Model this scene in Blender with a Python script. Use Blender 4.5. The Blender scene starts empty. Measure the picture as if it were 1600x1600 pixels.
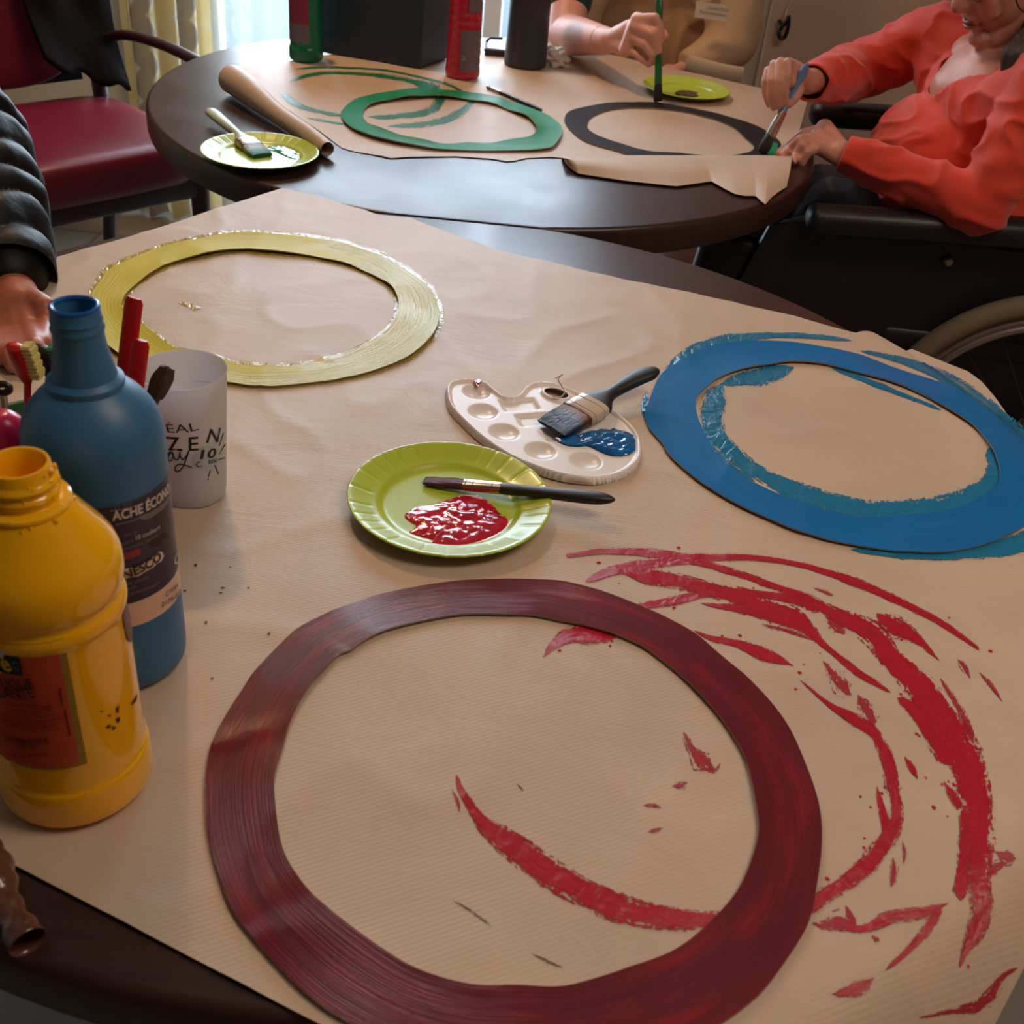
import bpy, bmesh, math, random
import numpy as np
from mathutils import Vector, Matrix, noise
from mathutils.geometry import delaunay_2d_cdt
random.seed(7)
C = bpy.context.scene.collection
S = bpy.context.scene
PI = math.pi

# ------------------------------------------------------------------ camera
F_PX, PITCH, ROLL, CAMZ = 1729.304, math.radians(34.632), math.radians(6.094), 1.313
FW = np.array([0, math.cos(PITCH), -math.sin(PITCH)])
_u0 = np.array([0, math.sin(PITCH), math.cos(PITCH)]); _r0 = np.array([1., 0, 0])
RT = _r0*math.cos(ROLL) + _u0*math.sin(ROLL)
UP = _u0*math.cos(ROLL) - _r0*math.sin(ROLL)
CAM = np.array([0, 0, CAMZ])
cd = bpy.data.cameras.new('camera'); cam = bpy.data.objects.new('camera', cd); C.objects.link(cam)
cam.matrix_world = Matrix(((RT[0], UP[0], -FW[0], 0), (RT[1], UP[1], -FW[1], 0), (RT[2], UP[2], -FW[2], CAMZ), (0, 0, 0, 1)))
cd.sensor_width = 36; cd.lens = F_PX/1600*36; cd.clip_start = .05
cd.dof.use_dof = True; cd.dof.focus_distance = 1.15; cd.dof.aperture_fstop = 14
S.camera = cam

# ------------------------------------------------------------------ sky, lights, exposure
W = bpy.data.worlds.new('sky'); S.world = W; W.use_nodes = True
bg = W.node_tree.nodes['Background']; bg.inputs[0].default_value = (.68, .84, 1, 1); bg.inputs[1].default_value = 10
def area(name, loc, size, power, col, look, portal=False):
    l = bpy.data.lights.new(name, 'AREA'); l.shape = 'RECTANGLE'; l.size, l.size_y = size
    l.energy = power; l.color = col
    o = bpy.data.objects.new(name, l); C.objects.link(o); o.location = loc
    o.rotation_euler = Vector(look).to_track_quat('-Z', 'Y').to_euler()
    if portal: l.cycles.is_portal = True
    return o
area('window_portal', (-.42, 3.50, 1.2), (1.36, 2.24), 1, (1, 1, 1), (0, -1, 0), True)
area('ceiling_lamp_light', (-.78, 2.42, 2.5), (.12, .12), 11, (1, .60, .32), (0, 0, -1))
area('ceiling_panel_light', (1.1, .55, 2.52), (1.2, .6), 6.5, (1, .79, .60), (0, 0, -1))
S.view_settings.view_transform = 'Standard'; S.view_settings.look = 'None'
S.view_settings.gamma = 1; S.view_settings.exposure = .42
S.view_settings.use_curve_mapping = False
S.cycles.use_denoising = True
S.cycles.max_bounces = 8; S.cycles.transparent_max_bounces = 12
S.cycles.sample_clamp_indirect = 6

# ------------------------------------------------------------------ measuring helpers: photo point -> point in the room
TZ = .75
def ray(u, v): return FW + (u-800)/F_PX*RT - (v-800)/F_PX*UP
def U(u, v, z=TZ):
    D = ray(u, v); return CAM + D*((z-CAMZ)/D[2])
def UY(u, v, y):
    D = ray(u, v); return CAM + D*(y/D[1])

# ------------------------------------------------------------------ object helpers
def tag(o, label=None, cat=None, group=None, kind=None):
    if label: o['label'] = label
    if cat: o['category'] = cat
    if group: o['group'] = group
    if kind: o['kind'] = kind
    return o
def thing(name, loc, label, cat, group=None):
    o = bpy.data.objects.new(name, None); C.objects.link(o); o.location = tuple(float(a) for a in loc)
    o.empty_display_size = .05
    return tag(o, label, cat, group)
def base_of(p):
    v = Vector((0, 0, 0))
    while p is not None: v = v + p.location; p = p.parent
    return v
def mk(name, verts, faces, mat, parent=None, smooth=True, uv=None, auto=None):
    """one mesh object from world coordinates; its origin is its parent's, or its own base when top-level"""
    V = np.asarray(verts, float)
    if parent is not None: off = np.array(base_of(parent))
    else:
        mn, mx = V.min(0), V.max(0); off = np.array([(mn[0]+mx[0])/2, (mn[1]+mx[1])/2, mn[2]])
    me = bpy.data.meshes.new(name); me.from_pydata((V-off).tolist(), [], [tuple(int(i) for i in f) for f in faces])
    bm = bmesh.new(); bm.from_mesh(me)
    if uv is not None:
        L = bm.loops.layers.uv.new('UVMap'); bm.verts.ensure_lookup_table()
        for f in bm.faces:
            for l in f.loops: l[L].uv = tuple(float(a) for a in uv[l.vert.index])
    bmesh.ops.recalc_face_normals(bm, faces=bm.faces) if auto is None else None
    bm.to_mesh(me); bm.free()
    if smooth:
        me.polygons.foreach_set('use_smooth', [True]*len(me.polygons))
        if smooth != 'all':
            try: me.set_sharp_from_angle(angle=math.radians(40))
            except Exception: pass
    me.materials.append(mat)
    o = bpy.data.objects.new(name, me); C.objects.link(o)
    if parent is not None: o.parent = parent
    else: o.location = off.tolist()
    return o
class MB:
    """collects shapes in world coordinates and builds ONE mesh"""
    def __init__(s): s.v = []; s.f = []; s.uv = []
    def add(s, v, f, uv=None):
        n = len(s.v); s.v += [tuple(map(float, a)) for a in v]; s.f += [tuple(i+n for i in g) for g in f]
        s.uv += list(uv) if uv is not None else [(0, 0)]*len(v); return s
    def box(s, c, d, rot=None, bev=0):
        bm = bmesh.new(); bmesh.ops.create_cube(bm, size=1)
        for v in bm.verts: v.co = Vector((v.co.x*d[0], v.co.y*d[1], v.co.z*d[2]))
        if bev: bmesh.ops.bevel(bm, geom=bm.edges[:], offset=bev, segments=3, profile=.5, affect='EDGES')
        M = (rot.to_4x4() if rot is not None else Matrix.Identity(4))
        for v in bm.verts: v.co = M @ v.co + Vector(tuple(map(float, c)))
        bm.verts.index_update()
        s.add([v.co[:] for v in bm.verts], [[v.index for v in f.verts] for f in bm.faces]); bm.free(); return s
    def tube(s, pts, rad, seg=10, cap=True, closed=False, flat=1.0, xdir=None):
        P = [Vector(tuple(map(float, p))) for p in pts]; n = len(P)
        R = rad if hasattr(rad, '__len__') else [rad]*n
        v = []; f = []; up = Vector((0, 0, 1)); prev = None
        for i in range(n):
            a = P[(i-1) % n] if (closed or i > 0) else P[0]; b = P[(i+1) % n] if (closed or i < n-1) else P[-1]
            t = (b-a).normalized()
            if prev is None:
                x = t.cross(up) if xdir is None else Vector(tuple(map(float, xdir)))-t*t.dot(Vector(tuple(map(float, xdir))))
                if x.length < 1e-3: x = t.cross(Vector((1, 0, 0)))
                x.normalize()
            else:
                x = (prev - t*prev.dot(t)).normalized()
            prev = x; y = x.cross(t).normalized()
            for k in range(seg):
                a_ = 2*PI*k/seg; v.append(P[i] + (x*math.cos(a_) + y*math.sin(a_)*flat)*R[i])
        m = n if closed else n-1
        for i in range(m):
            for k in range(seg):
                f.append((i*seg+k, i*seg+(k+1) % seg, ((i+1) % n)*seg+(k+1) % seg, ((i+1) % n)*seg+k))
        if cap and not closed: f.append(tuple(range(seg-1, -1, -1))); f.append(tuple((n-1)*seg+k for k in range(seg)))
        return s.add([tuple(a) for a in v], f)
    def lathe(s, prof, c, seg=48, axis=None):
        v = []; f = []; n = len(prof)
        M = Matrix.Identity(3) if axis is None else Vector((0, 0, 1)).rotation_difference(Vector(tuple(map(float, axis)))).to_matrix()
        for r, z in prof:
            for k in range(seg):
                a = 2*PI*k/seg; q = M @ Vector((r*math.cos(a), r*math.sin(a), z)); v.append((q.x+c[0], q.y+c[1], q.z+c[2]))
        for i in range(n-1):
            for k in range(seg): f.append((i*seg+k, i*seg+(k+1) % seg, (i+1)*seg+(k+1) % seg, (i+1)*seg+k))
        return s.add(v, f)
    def build(s, name, mat, parent=None, smooth=True, auto=None): return mk(name, s.v, s.f, mat, parent, smooth, s.uv, auto)
def sm(prof, k=3):
    """Chaikin-smoothed profile"""
    P = [tuple(map(float, p)) for p in prof]
    for _ in range(k):
        Q = [P[0]]
        for a, b in zip(P[:-1], P[1:]):
            Q.append(tuple(.75*x+.25*y for x, y in zip(a, b))); Q.append(tuple(.25*x+.75*y for x, y in zip(a, b)))
        Q.append(P[-1]); P = Q
    return P
def spline(pts, n, closed=False):
    P = np.asarray(pts, float); m = len(P)
    if closed: Q = np.vstack([P[-1:], P, P[:2]]); segs = m
    else: Q = np.vstack([2*P[0]-P[1], P, 2*P[-1]-P[-2]]); segs = m-1
    out = []
    for i in range(n):
        t = i/(n if closed else n-1)*segs; k = min(int(t), segs-1); t -= k
        a, b, c, d = Q[k:k+4]
        out.append(.5*((2*b)+(-a+c)*t+(2*a-5*b+4*c-d)*t*t+(-a+3*b-3*c+d)*t**3))
    return np.array(out)

# ------------------------------------------------------------------ materials
def lin(*c):
    r = []
    for a in c:
        a /= 255; r.append(a/12.92 if a <= .04045 else ((a+.055)/1.055)**2.4)
    return (*r, 1)
class N:
    def __init__(s, name):
        s.m = bpy.data.materials.new(name); s.m.use_nodes = True; s.t = s.m.node_tree; s.p = s.t.nodes['Principled BSDF']; s.out = s.t.nodes['Material Output']
    def n(s, ty, **kw):
        x = s.t.nodes.new(ty)
        for k, v in kw.items():
            if isinstance(k, str) and k in x.inputs.keys(): x.inputs[k].default_value = v
            else: setattr(x, k, v)
        return x
    def l(s, a, b): s.t.links.new(a, b)
    def coord(s, kind='Object', scale=(1, 1, 1), rot=(0, 0, 0)):
        tc = s.n('ShaderNodeTexCoord'); mp = s.n('ShaderNodeMapping'); mp.inputs['Scale'].default_value = scale; mp.inputs['Rotation'].default_value = rot
        s.l(tc.outputs[kind], mp.inputs[0]); return mp.outputs[0]
    def noise(s, vec, scale=5, detail=4, rough=.55, dist=0):
        x = s.n('ShaderNodeTexNoise'); x.inputs['Scale'].default_value = scale; x.inputs['Detail'].default_value = detail
        x.inputs['Roughness'].default_value = rough; x.inputs['Distortion'].default_value = dist; s.l(vec, x.inputs['Vector']); return x.outputs['Fac']
    def ramp(s, fac, stops):
        x = s.n('ShaderNodeValToRGB'); r = x.color_ramp
        while len(r.elements) < len(stops): r.elements.new(.5)
        for e, (p, c) in zip(r.elements, stops): e.position = p; e.color = c
        s.l(fac, x.inputs[0]); return x.outputs[0]
    def math(s, op, a, b=None, c=None, clamp=False):
        x = s.n('ShaderNodeMath'); x.operation = op; x.use_clamp = clamp
        for i, q in enumerate((a, b, c)):
            if q is None: continue
            if hasattr(q, 'links'): s.l(q, x.inputs[i])
            else: x.inputs[i].default_value = q
        return x.outputs[0]
    def bump(s, h, strength=.3, dist=.002, prev=None):
        x = s.n('ShaderNodeBump'); x.inputs['Strength'].default_value = strength; x.inputs['Distance'].default_value = dist
        s.l(h, x.inputs['Height'])
        if prev is not None: s.l(prev, x.inputs['Normal'])
        return x.outputs[0]
    def set(s, **kw):
        for k, v in kw.items():
            k = k.replace('_', ' ')
            if hasattr(v, 'links'): s.l(v, s.p.inputs[k])
            else: s.p.inputs[k].default_value = v
        return s
def gray(x): return (x, x, x, 1)
def pm(name, c1, c2=None, scale=6, rough=.5, bs=None, bstr=.2, bd=.001, stretch=(1, 1, 1), **kw):
    """plain surface: two noise-mixed tones of one colour, optional noise bump"""
    a = N(name); v = a.coord('Object', stretch)
    if c2 is None: c2 = tuple(min(1, x*.86) for x in c1[:3])+(1,)
    a.set(Base_Color=a.ramp(a.noise(v, scale), [(.3, c1), (.7, c2)]), Roughness=rough)
    if bs: a.set(Normal=a.bump(a.noise(v, bs), bstr, bd))
    a.set(**kw); return a.m

def m_wood():
    a = N('dark_wood'); v = a.coord('Object', (1, 14, 1))
    n = a.noise(v, 9, 6, .6)
    a.set(Base_Color=a.ramp(n, [(.3, lin(44, 27, 25)), (.7, lin(60, 37, 33))]), Roughness=a.ramp(a.noise(a.coord('Object'), 14, 3), [(.3, gray(.30)), (.7, gray(.36))]))
    a.set(Normal=a.bump(n, .05, .0005)); return a.m
def m_paper():
    a = N('kraft_paper'); o = a.coord('Object')
    n = a.noise(o, 6, 5, .6); fine = a.noise(o, 420, 2)
    col = a.ramp(n, [(.3, lin(186, 163, 142)), (.7, lin(200, 177, 155))])
    wv = a.n('ShaderNodeTexWave'); wv.inputs['Scale'].default_value = 95; wv.inputs['Distortion'].default_value = .6; wv.inputs['Detail'].default_value = 1
    wv.bands_direction = 'X'
    a.l(a.coord('Object', (1, 1, 1), (0, 0, math.radians(62))), wv.inputs[0])
    b = a.bump(wv.outputs['Fac'], .09, .0006); b = a.bump(fine, .12, .0004, b)
    b = a.bump(a.noise(a.coord('Object', (1, 1.6, 1)), 10, 4, .5, .8), .28, .004, b)
    a.set(Base_Color=col, Roughness=.5, Normal=b); return a.m
def m_ring(name, stops, dry=.5, wet=.2, streak=.6, su=14, sv=26, side=0, spec=.3):
    """brushed paint: colour and relief run along the ring (UV: u = metres along, v = 0..1 across); side: where the paint is still wet (-1 left, 1 right, 0 nowhere)"""
    a = N(name); v = a.coord('UV', (su, sv, 1)); big = a.noise(a.coord('UV', (6, 1.3, 1)), 1.6, 3)
    n = a.noise(v, 1, 6, .62, .25)
    mix = a.math('ADD', a.math('MULTIPLY', big, .65), a.math('MULTIPLY', n, .35))
    tc = a.n('ShaderNodeTexCoord'); sp = a.n('ShaderNodeSeparateXYZ'); a.l(tc.outputs['Object'], sp.inputs[0])
    w = a.math('ADD', a.math('MULTIPLY', sp.outputs[0], 9*side), a.math('MULTIPLY_ADD', big, 3.2, -1.6)); w = a.math('ADD', w, .15 if side else -9, clamp=True)
    r = a.math('MULTIPLY_ADD', w, wet-dry, dry); r = a.math('ADD', r, a.math('MULTIPLY_ADD', n, .2, -.1))
    h = a.math('MULTIPLY', n, a.math('MULTIPLY_ADD', w, .7, .3))
    a.set(Base_Color=a.ramp(mix, stops), Normal=a.bump(h, streak, .0018), Roughness=r, Specular_IOR_Level=a.math('MULTIPLY_ADD', w, .55-spec, spec)); return a.m
def m_stroke(name, c1, c2, rough=.3, dry=.55, ridges=0.):
    """paint brushed on paper: bristle gaps and a ragged edge are real holes (transparent)"""
    a = N(name); tc = a.n('ShaderNodeTexCoord'); sp = a.n('ShaderNodeSeparateXYZ'); a.l(tc.outputs['UV'], sp.inputs[0])
    edge = a.math('SUBTRACT', 1, a.math('ABSOLUTE', a.math('SUBTRACT', a.math('MULTIPLY', sp.outputs[1], 2), 1)))
    n1 = a.noise(a.coord('UV', (38, 7, 1)), 1, 5, .7, .3); n2 = a.noise(a.coord('UV', (330, 9, 1)), 1, 3, .6)
    e = a.math('ADD', a.math('MULTIPLY', edge, 1.6), a.math('ADD', a.math('MULTIPLY', n1, 3.4), a.math('MULTIPLY', n2, 2.2)))
    m = a.math('MULTIPLY_ADD', e, 7, -7*(2.8+dry)); m = a.math('MINIMUM', a.math('MAXIMUM', m, 0), 1)
    a.set(Base_Color=a.ramp(n1, [(.3, c1), (.7, c2)]), Roughness=rough)
    b = a.bump(n1, .35, .0012)
    if ridges: b = a.bump(a.noise(a.coord('UV', (75, 1.2, 1)), 1, 2, .5, .4), ridges, .004, b)
    a.set(Normal=b, Alpha=m); return a.m

M = {}
M['wood'] = m_wood(); M['paper'] = m_paper()
M['maroon'] = m_ring('maroon_paint', [(.3, lin(84, 12, 24)), (.5, lin(100, 16, 28)), (.68, lin(150, 20, 24))], .55, .17, .85, 8, 24, -1, .15)
M['yellow_ring'] = m_ring('yellow_ring_paint', [(.3, lin(206, 192, 0)), (.7, lin(194, 180, 10))], .5, .24, 1.0, 10, 20, 1, .25)
M['blue_ring'] = m_ring('blue_ring_paint', [(.3, lin(0, 108, 178)), (.7, lin(0, 98, 164))], .55, .3, .25, 14, 26, 1, .2)
M['green_ring'] = m_ring('green_ring_paint', [(.3, lin(0, 142, 88)), (.7, lin(0, 118, 80))], .5, .3, .4, 14, 26, 0, .2)
M['black_ring'] = m_ring('black_ring_paint', [(.3, lin(32, 25, 26)), (.7, lin(40, 32, 32))], .7, .5, .3, 14, 26, 0, .15)
M['card'] = pm('card_edge', lin(150, 130, 108))
M['red_stroke'] = m_stroke('red_paint_stroke', lin(186, 22, 52), lin(160, 16, 36), .3, .32, .35)
M['red_dry'] = m_stroke('dry_red_paint', lin(176, 36, 58), lin(150, 24, 40), .45, .95)
M['blue_stroke'] = m_stroke('blue_paint_stroke', lin(10, 108, 158), lin(30, 122, 160), .22, .2, .6)
M['green_stroke'] = m_stroke('green_paint_stroke', lin(14, 120, 84), lin(20, 104, 78), .4, .45)
M['yellow_stroke'] = m_stroke('yellow_paint_smear', lin(176, 150, 44), lin(196, 176, 70), .2, .95, .7)
M['dark_speck'] = m_stroke('dark_dry_paint', lin(90, 60, 40), lin(70, 44, 36), .5, 1.25)
def m_wet(name, c1, c2):
    a = N(name); o = a.coord('Object'); n = a.noise(o, 70, 3, .5, .5)
    a.set(Base_Color=a.ramp(n, [(.35, c1), (.65, c2)]), Roughness=.14, Normal=a.bump(n, .3, .003), Coat_Weight=.5, Coat_Roughness=.08); return a.m
M['wet_red'] = m_wet('wet_red_paint', lin(200, 20, 52), lin(172, 14, 40)); M['wet_blue'] = m_wet('wet_blue_paint', lin(0, 104, 178), lin(0, 84, 150))
M['wet_green'] = m_wet('wet_green_paint', lin(0, 150, 96), lin(4, 128, 90)); M['wet_black'] = m_wet('wet_black_paint', lin(12, 10, 10), lin(18, 15, 15))
M['plate'] = pm('lime_paper_plate', lin(178, 198, 52), lin(170, 190, 46), 4, .3, 60, .05, .0005, Coat_Weight=.3, Coat_Roughness=.15)
M['plate_crease'] = pm('plate_crease', lin(146, 168, 46))
M['palette'] = pm('white_plastic', lin(236, 228, 226), lin(230, 222, 220), 4, .28, Subsurface_Weight=.1, Subsurface_Radius=(.01, .008, .006))
M['handle_black'] = pm('black_brush_handle', lin(36, 31, 32), lin(30, 26, 27), 8, .42)
M['handle_pale'] = pm('pale_green_handle', lin(176, 186, 160), lin(160, 172, 148), 20, .35)
M['handle_green'] = pm('translucent_green_handle', lin(44, 110, 62), lin(34, 94, 52), 30, .2)
M['handle_blue'] = pm('blue_handle', lin(96, 136, 176), lin(70, 110, 160), 30, .3)
M['ferrule'] = pm('tin_ferrule', lin(196, 186, 176), lin(170, 156, 148), 40, .22, 60, .2, .0006, Metallic=1.)
M['clear'] = pm('clear_ferrule', lin(214, 196, 178), lin(190, 168, 150), 30, .18, Coat_Weight=.6)
def m_bristle(name, c1, c2):
    a = N(name); n = a.noise(a.coord('UV', (6, 60, 1)), 1, 4, .7)
    a.set(Base_Color=a.ramp(n, [(.3, c1), (.7, c2)]), Roughness=.35, Normal=a.bump(n, .9, .002)); return a.m
def m_bristle2(name, tip, root, lo=.45, hi=.75):
    a = N(name); tc = a.n('ShaderNodeTexCoord'); sp = a.n('ShaderNodeSeparateXYZ'); a.l(tc.outputs['UV'], sp.inputs[0])
    n = a.noise(a.coord('UV', (5, 60, 1)), 1, 4, .7)
    t = a.math('ADD', sp.outputs[0], a.math('MULTIPLY', a.math('SUBTRACT', n, .5), .35))
    a.set(Base_Color=a.ramp(t, [(lo, tip), (hi, root)]), Roughness=.3, Normal=a.bump(n, 1.0, .002)); return a.m
M['br_blue'] = m_bristle2('blue_stained_bristles', lin(16, 54, 92), lin(128, 66, 28))
M['br_red'] = m_bristle('red_stained_bristles', lin(110, 20, 24), lin(84, 12, 18))
M['br_green'] = m_bristle2('green_tipped_bristles', lin(0, 110, 76), lin(150, 146, 136), .35, .5)
M['br_brown'] = m_bristle('brown_bristles', lin(56, 34, 30), lin(40, 24, 22)); M['br_black'] = m_bristle('black_bristles', lin(22, 18, 20), lin(30, 26, 26))
M['br_rust'] = m_bristle('rust_bristles', lin(120, 70, 50), lin(90, 50, 40))
M['blue_plastic'] = pm('blue_bottle_plastic', lin(52, 112, 158), lin(46, 100, 144), 5, .42, Subsurface_Weight=.12, Subsurface_Radius=(.004, .008, .012))
M['blue_inner'] = pm('blue_paint_residue', lin(10, 98, 178), lin(6, 74, 150), 60, .2, 90, .5, .001)
def m_yellow():
    a = N('yellow_bottle_plastic'); o = a.coord('Object')
    a.set(Base_Color=a.ramp(a.noise(o, 5), [(.3, lin(250, 187, 0)), (.7, lin(244, 176, 0))]), Roughness=.13, Coat_Weight=.5, Coat_Roughness=.06,
          Subsurface_Weight=.2, Subsurface_Radius=(.012, .008, .001), Normal=a.bump(a.noise(o, 35, 2), .12, .001)); return a.m
M['yellow_plastic'] = m_yellow()
M['label_orange'] = pm('orange_label', lin(196, 74, 40), lin(184, 64, 36), 30, .45); M['label_border'] = pm('label_border', lin(150, 120, 30), rough=.4)
M['ink_dark'] = pm('dark_ink', lin(34, 16, 12), rough=.5); M['ink_red'] = pm('dark_red_ink', lin(110, 24, 14), rough=.5)
M['ink_black'] = pm('black_ink', lin(28, 20, 20), rough=.5); M['ink_white'] = pm('white_ink', lin(214, 206, 200), rough=.5)
M['ink_grey'] = pm('grey_ink', lin(120, 112, 118), rough=.5)
M['ink_yellow'] = pm('yellow_ink', lin(220, 190, 60), rough=.5); M['ink_blue'] = pm('blue_ink', lin(70, 84, 110), rough=.5)
M['label_navy'] = pm('navy_label', lin(44, 42, 66), lin(58, 44, 58), 18, .38); M['label_cream'] = pm('cream_label', lin(226, 190, 168), rough=.45)
M['label_black'] = pm('black_label', lin(26, 20, 20), rough=.4); M['red_dot'] = pm('red_dot', lin(150, 44, 36), rough=.4)
def m_frost():
    a = N('frosted_plastic'); a.set(Base_Color=lin(226, 224, 226), Roughness=.42)
    tr = a.n('ShaderNodeBsdfTransparent'); tl = a.n('ShaderNodeBsdfTranslucent'); tl.inputs[0].default_value = lin(235, 232, 232)
    m1 = a.n('ShaderNodeMixShader'); m1.inputs[0].default_value = .45; a.l(a.p.outputs[0], m1.inputs[1]); a.l(tl.outputs[0], m1.inputs[2])
    m2 = a.n('ShaderNodeMixShader'); m2.inputs[0].default_value = .12; a.l(m1.outputs[0], m2.inputs[1]); a.l(tr.outputs[0], m2.inputs[2])
    a.l(m2.outputs[0], a.out.inputs[0]); a.set(Normal=a.bump(a.noise(a.coord('Object'), 700, 2), .05, .0005)); return a.m
M['frost'] = m_frost()
M['sticker'] = pm('pale_sticker', lin(186, 200, 204), rough=.35)
M['red_plastic'] = pm('red_plastic', lin(206, 26, 22), lin(190, 20, 18), 8, .3); M['cream_bristle'] = pm('cream_bristles', lin(226, 214, 130), rough=.5)
M['black_plastic'] = pm('black_plastic', lin(26, 24, 26), rough=.4); M['teal_bristle'] = pm('teal_bristles', lin(20, 130, 100), rough=.5)
M['green_bin'] = pm('dull_green_plastic', lin(78, 128, 92), lin(66, 112, 80), 10, .4); M['magenta_cap'] = pm('magenta_plastic', lin(216, 30, 96), lin(200, 24, 84), 6, .25)
M['green_bottle'] = pm('green_bottle_plastic', lin(10, 118, 84), lin(8, 104, 74), 6, .25, 30, .1, .001)
M['pink_bottle'] = pm('pink_bottle_plastic', lin(196, 26, 60), lin(180, 20, 50), 6, .18, 50, .15, .001, Coat_Weight=.4)
M['label_grey'] = pm('grey_label', lin(112, 98, 112), rough=.4); M['label_pinkred'] = pm('crimson_label', lin(140, 42, 66), rough=.5)
M['box_navy'] = pm('dark_navy_card', lin(36, 48, 68), lin(38, 47, 64), 3, .55); M['thermos'] = pm('charcoal_metal', lin(46, 51, 60), lin(42, 46, 55), 3, .4)
M['burgundy'] = pm('burgundy_leatherette', lin(108, 18, 38), lin(98, 16, 34), 3, .36, 220, .08, .0005)
M['chair_wood'] = pm('dark_cherry_wood', lin(52, 24, 30), lin(42, 20, 25), 12, .38, stretch=(1, 1, 6))
M['jacket_dark'] = pm('dark_olive_cloth', lin(26, 23, 23), lin(21, 19, 20), 9, .95, 60, .4, .003, Specular_IOR_Level=.08)
M['puffer'] = pm('black_puffer_nylon', lin(9, 9, 13), lin(12, 11, 16), 9, .5, 40, .5, .004, Specular_IOR_Level=.22)
M['orange'] = pm('orange_jersey', lin(214, 60, 38), lin(204, 52, 34), 6, .75, 500, .15, .0008, Sheen_Weight=.25)
M['trousers'] = pm('dark_navy_trousers', lin(30, 28, 38), lin(24, 23, 30), 9, .8, 60, .3, .003)
M['tan'] = pm('tan_cotton', lin(164, 128, 94), lin(154, 118, 86), 5, .8, 300, .15, .0008)
M['beige'] = pm('beige_cotton', lin(196, 168, 138), lin(186, 158, 128), 5, .8, 300, .15, .0008); M['teal'] = pm('teal_cotton', lin(24, 70, 74), rough=.8)
def m_skin(name, c1, c2):
    a = N(name); o = a.coord('Object')
    a.set(Base_Color=a.ramp(a.noise(o, 28, 5, .6), [(.3, c1), (.7, c2)]), Roughness=.45, Subsurface_Weight=.18, Subsurface_Radius=(.012, .005, .003),
          Normal=a.bump(a.noise(o, 160, 3), .22, .0012)); return a.m
M['skin'] = m_skin('fair_skin', lin(222, 166, 150), lin(208, 146, 130)); M['skin_old'] = m_skin('aged_skin', lin(206, 150, 132), lin(188, 126, 112))
M['skin_warm'] = m_skin('warm_skin', lin(190, 118, 92), lin(172, 100, 78))
M['nail'] = pm('finger_nail', lin(222, 176, 166), rough=.25)
M['lip'] = pm('lip', lin(166, 104, 94), rough=.45)
M['hair'] = pm('dark_hair', lin(34, 24, 26), lin(50, 36, 36), 60, .5, 180, .8, .003, (1, 1, .15))
M['tortoise'] = pm('tortoiseshell', lin(48, 22, 18), lin(90, 44, 26), 160, .25)
M['lens'] = None
M['black_rubber'] = pm('black_vinyl', lin(24, 22, 25), lin(30, 27, 30), 7, .45, 80, .1, .001)
M['tyre'] = pm('grey_tyre', lin(132, 116, 92), lin(118, 104, 82), 12, .7); M['alu'] = pm('aluminium', lin(176, 160, 150), rough=.3, Metallic=.8)
M['steel'] = pm('dark_steel', lin(90, 88, 92), rough=.35, Metallic=.8); M['hub'] = pm('hub_grey', lin(120, 116, 116), rough=.4)
M['wall'] = pm('painted_wall', lin(206, 204, 190), lin(200, 198, 184), 3, .8); M['wall_warm'] = pm('warm_wall', lin(190, 164, 140), lin(182, 156, 132), 3, .8)
M['ceiling'] = pm('white_ceiling', lin(226, 222, 214), rough=.9)
M['cabinet'] = pm('taupe_cabinet', lin(196, 172, 156), lin(188, 164, 148), 4, .55); M['cab_frame'] = pm('cabinet_frame', lin(188, 176, 164), rough=.5)
M['iron'] = pm('wrought_iron', lin(40, 32, 30), rough=.4, Metallic=.6)
M['white_frame'] = pm('white_frame', lin(220, 226, 222), rough=.4)
def m_tile():
    a = N('grey_tiles'); b = a.n('ShaderNodeTexBrick'); b.offset = 0
    for k, v in (('Color1', lin(128, 122, 112)), ('Color2', lin(120, 114, 106)), ('Mortar', lin(84, 80, 74)), ('Scale', 1), ('Mortar Size', .006), ('Brick Width', .33), ('Row Height', .33)): b.inputs[k].default_value = v
    a.l(a.coord('Object'), b.inputs[0]); a.set(Base_Color=b.outputs[0], Roughness=.35); return a.m
M['tile'] = m_tile()
def m_curtain():
    a = N('patterned_curtain'); tc = a.n('ShaderNodeTexCoord'); sp = a.n('ShaderNodeSeparateXYZ'); a.l(tc.outputs['UV'], sp.inputs[0])
    w = a.math('MULTIPLY', a.math('PINGPONG', a.math('MULTIPLY', sp.outputs[1], 11), .5), .35)
    t = a.math('FRACT', a.math('MULTIPLY', a.math('ADD', sp.outputs[0], a.math('MULTIPLY', w, .25)), 4.2))
    col = a.ramp(t, [(.0, lin(206, 186, 128)), (.3, lin(212, 198, 160)), (.36, lin(214, 216, 206)), (.42, lin(150, 144, 132)), (.7, lin(160, 148, 136)), (.76, lin(222, 214, 194)), (.82, lin(206, 186, 128))])
    tl = a.n('ShaderNodeBsdfTranslucent'); a.l(col, tl.inputs[0]); a.set(Base_Color=col, Roughness=.85)
    mx = a.n('ShaderNodeMixShader'); mx.inputs[0].default_value = .35; a.l(a.p.outputs[0], mx.inputs[1]); a.l(tl.outputs[0], mx.inputs[2]); a.l(mx.outputs[0], a.out.inputs[0]); return a.m
M['curtain'] = m_curtain()
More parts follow.
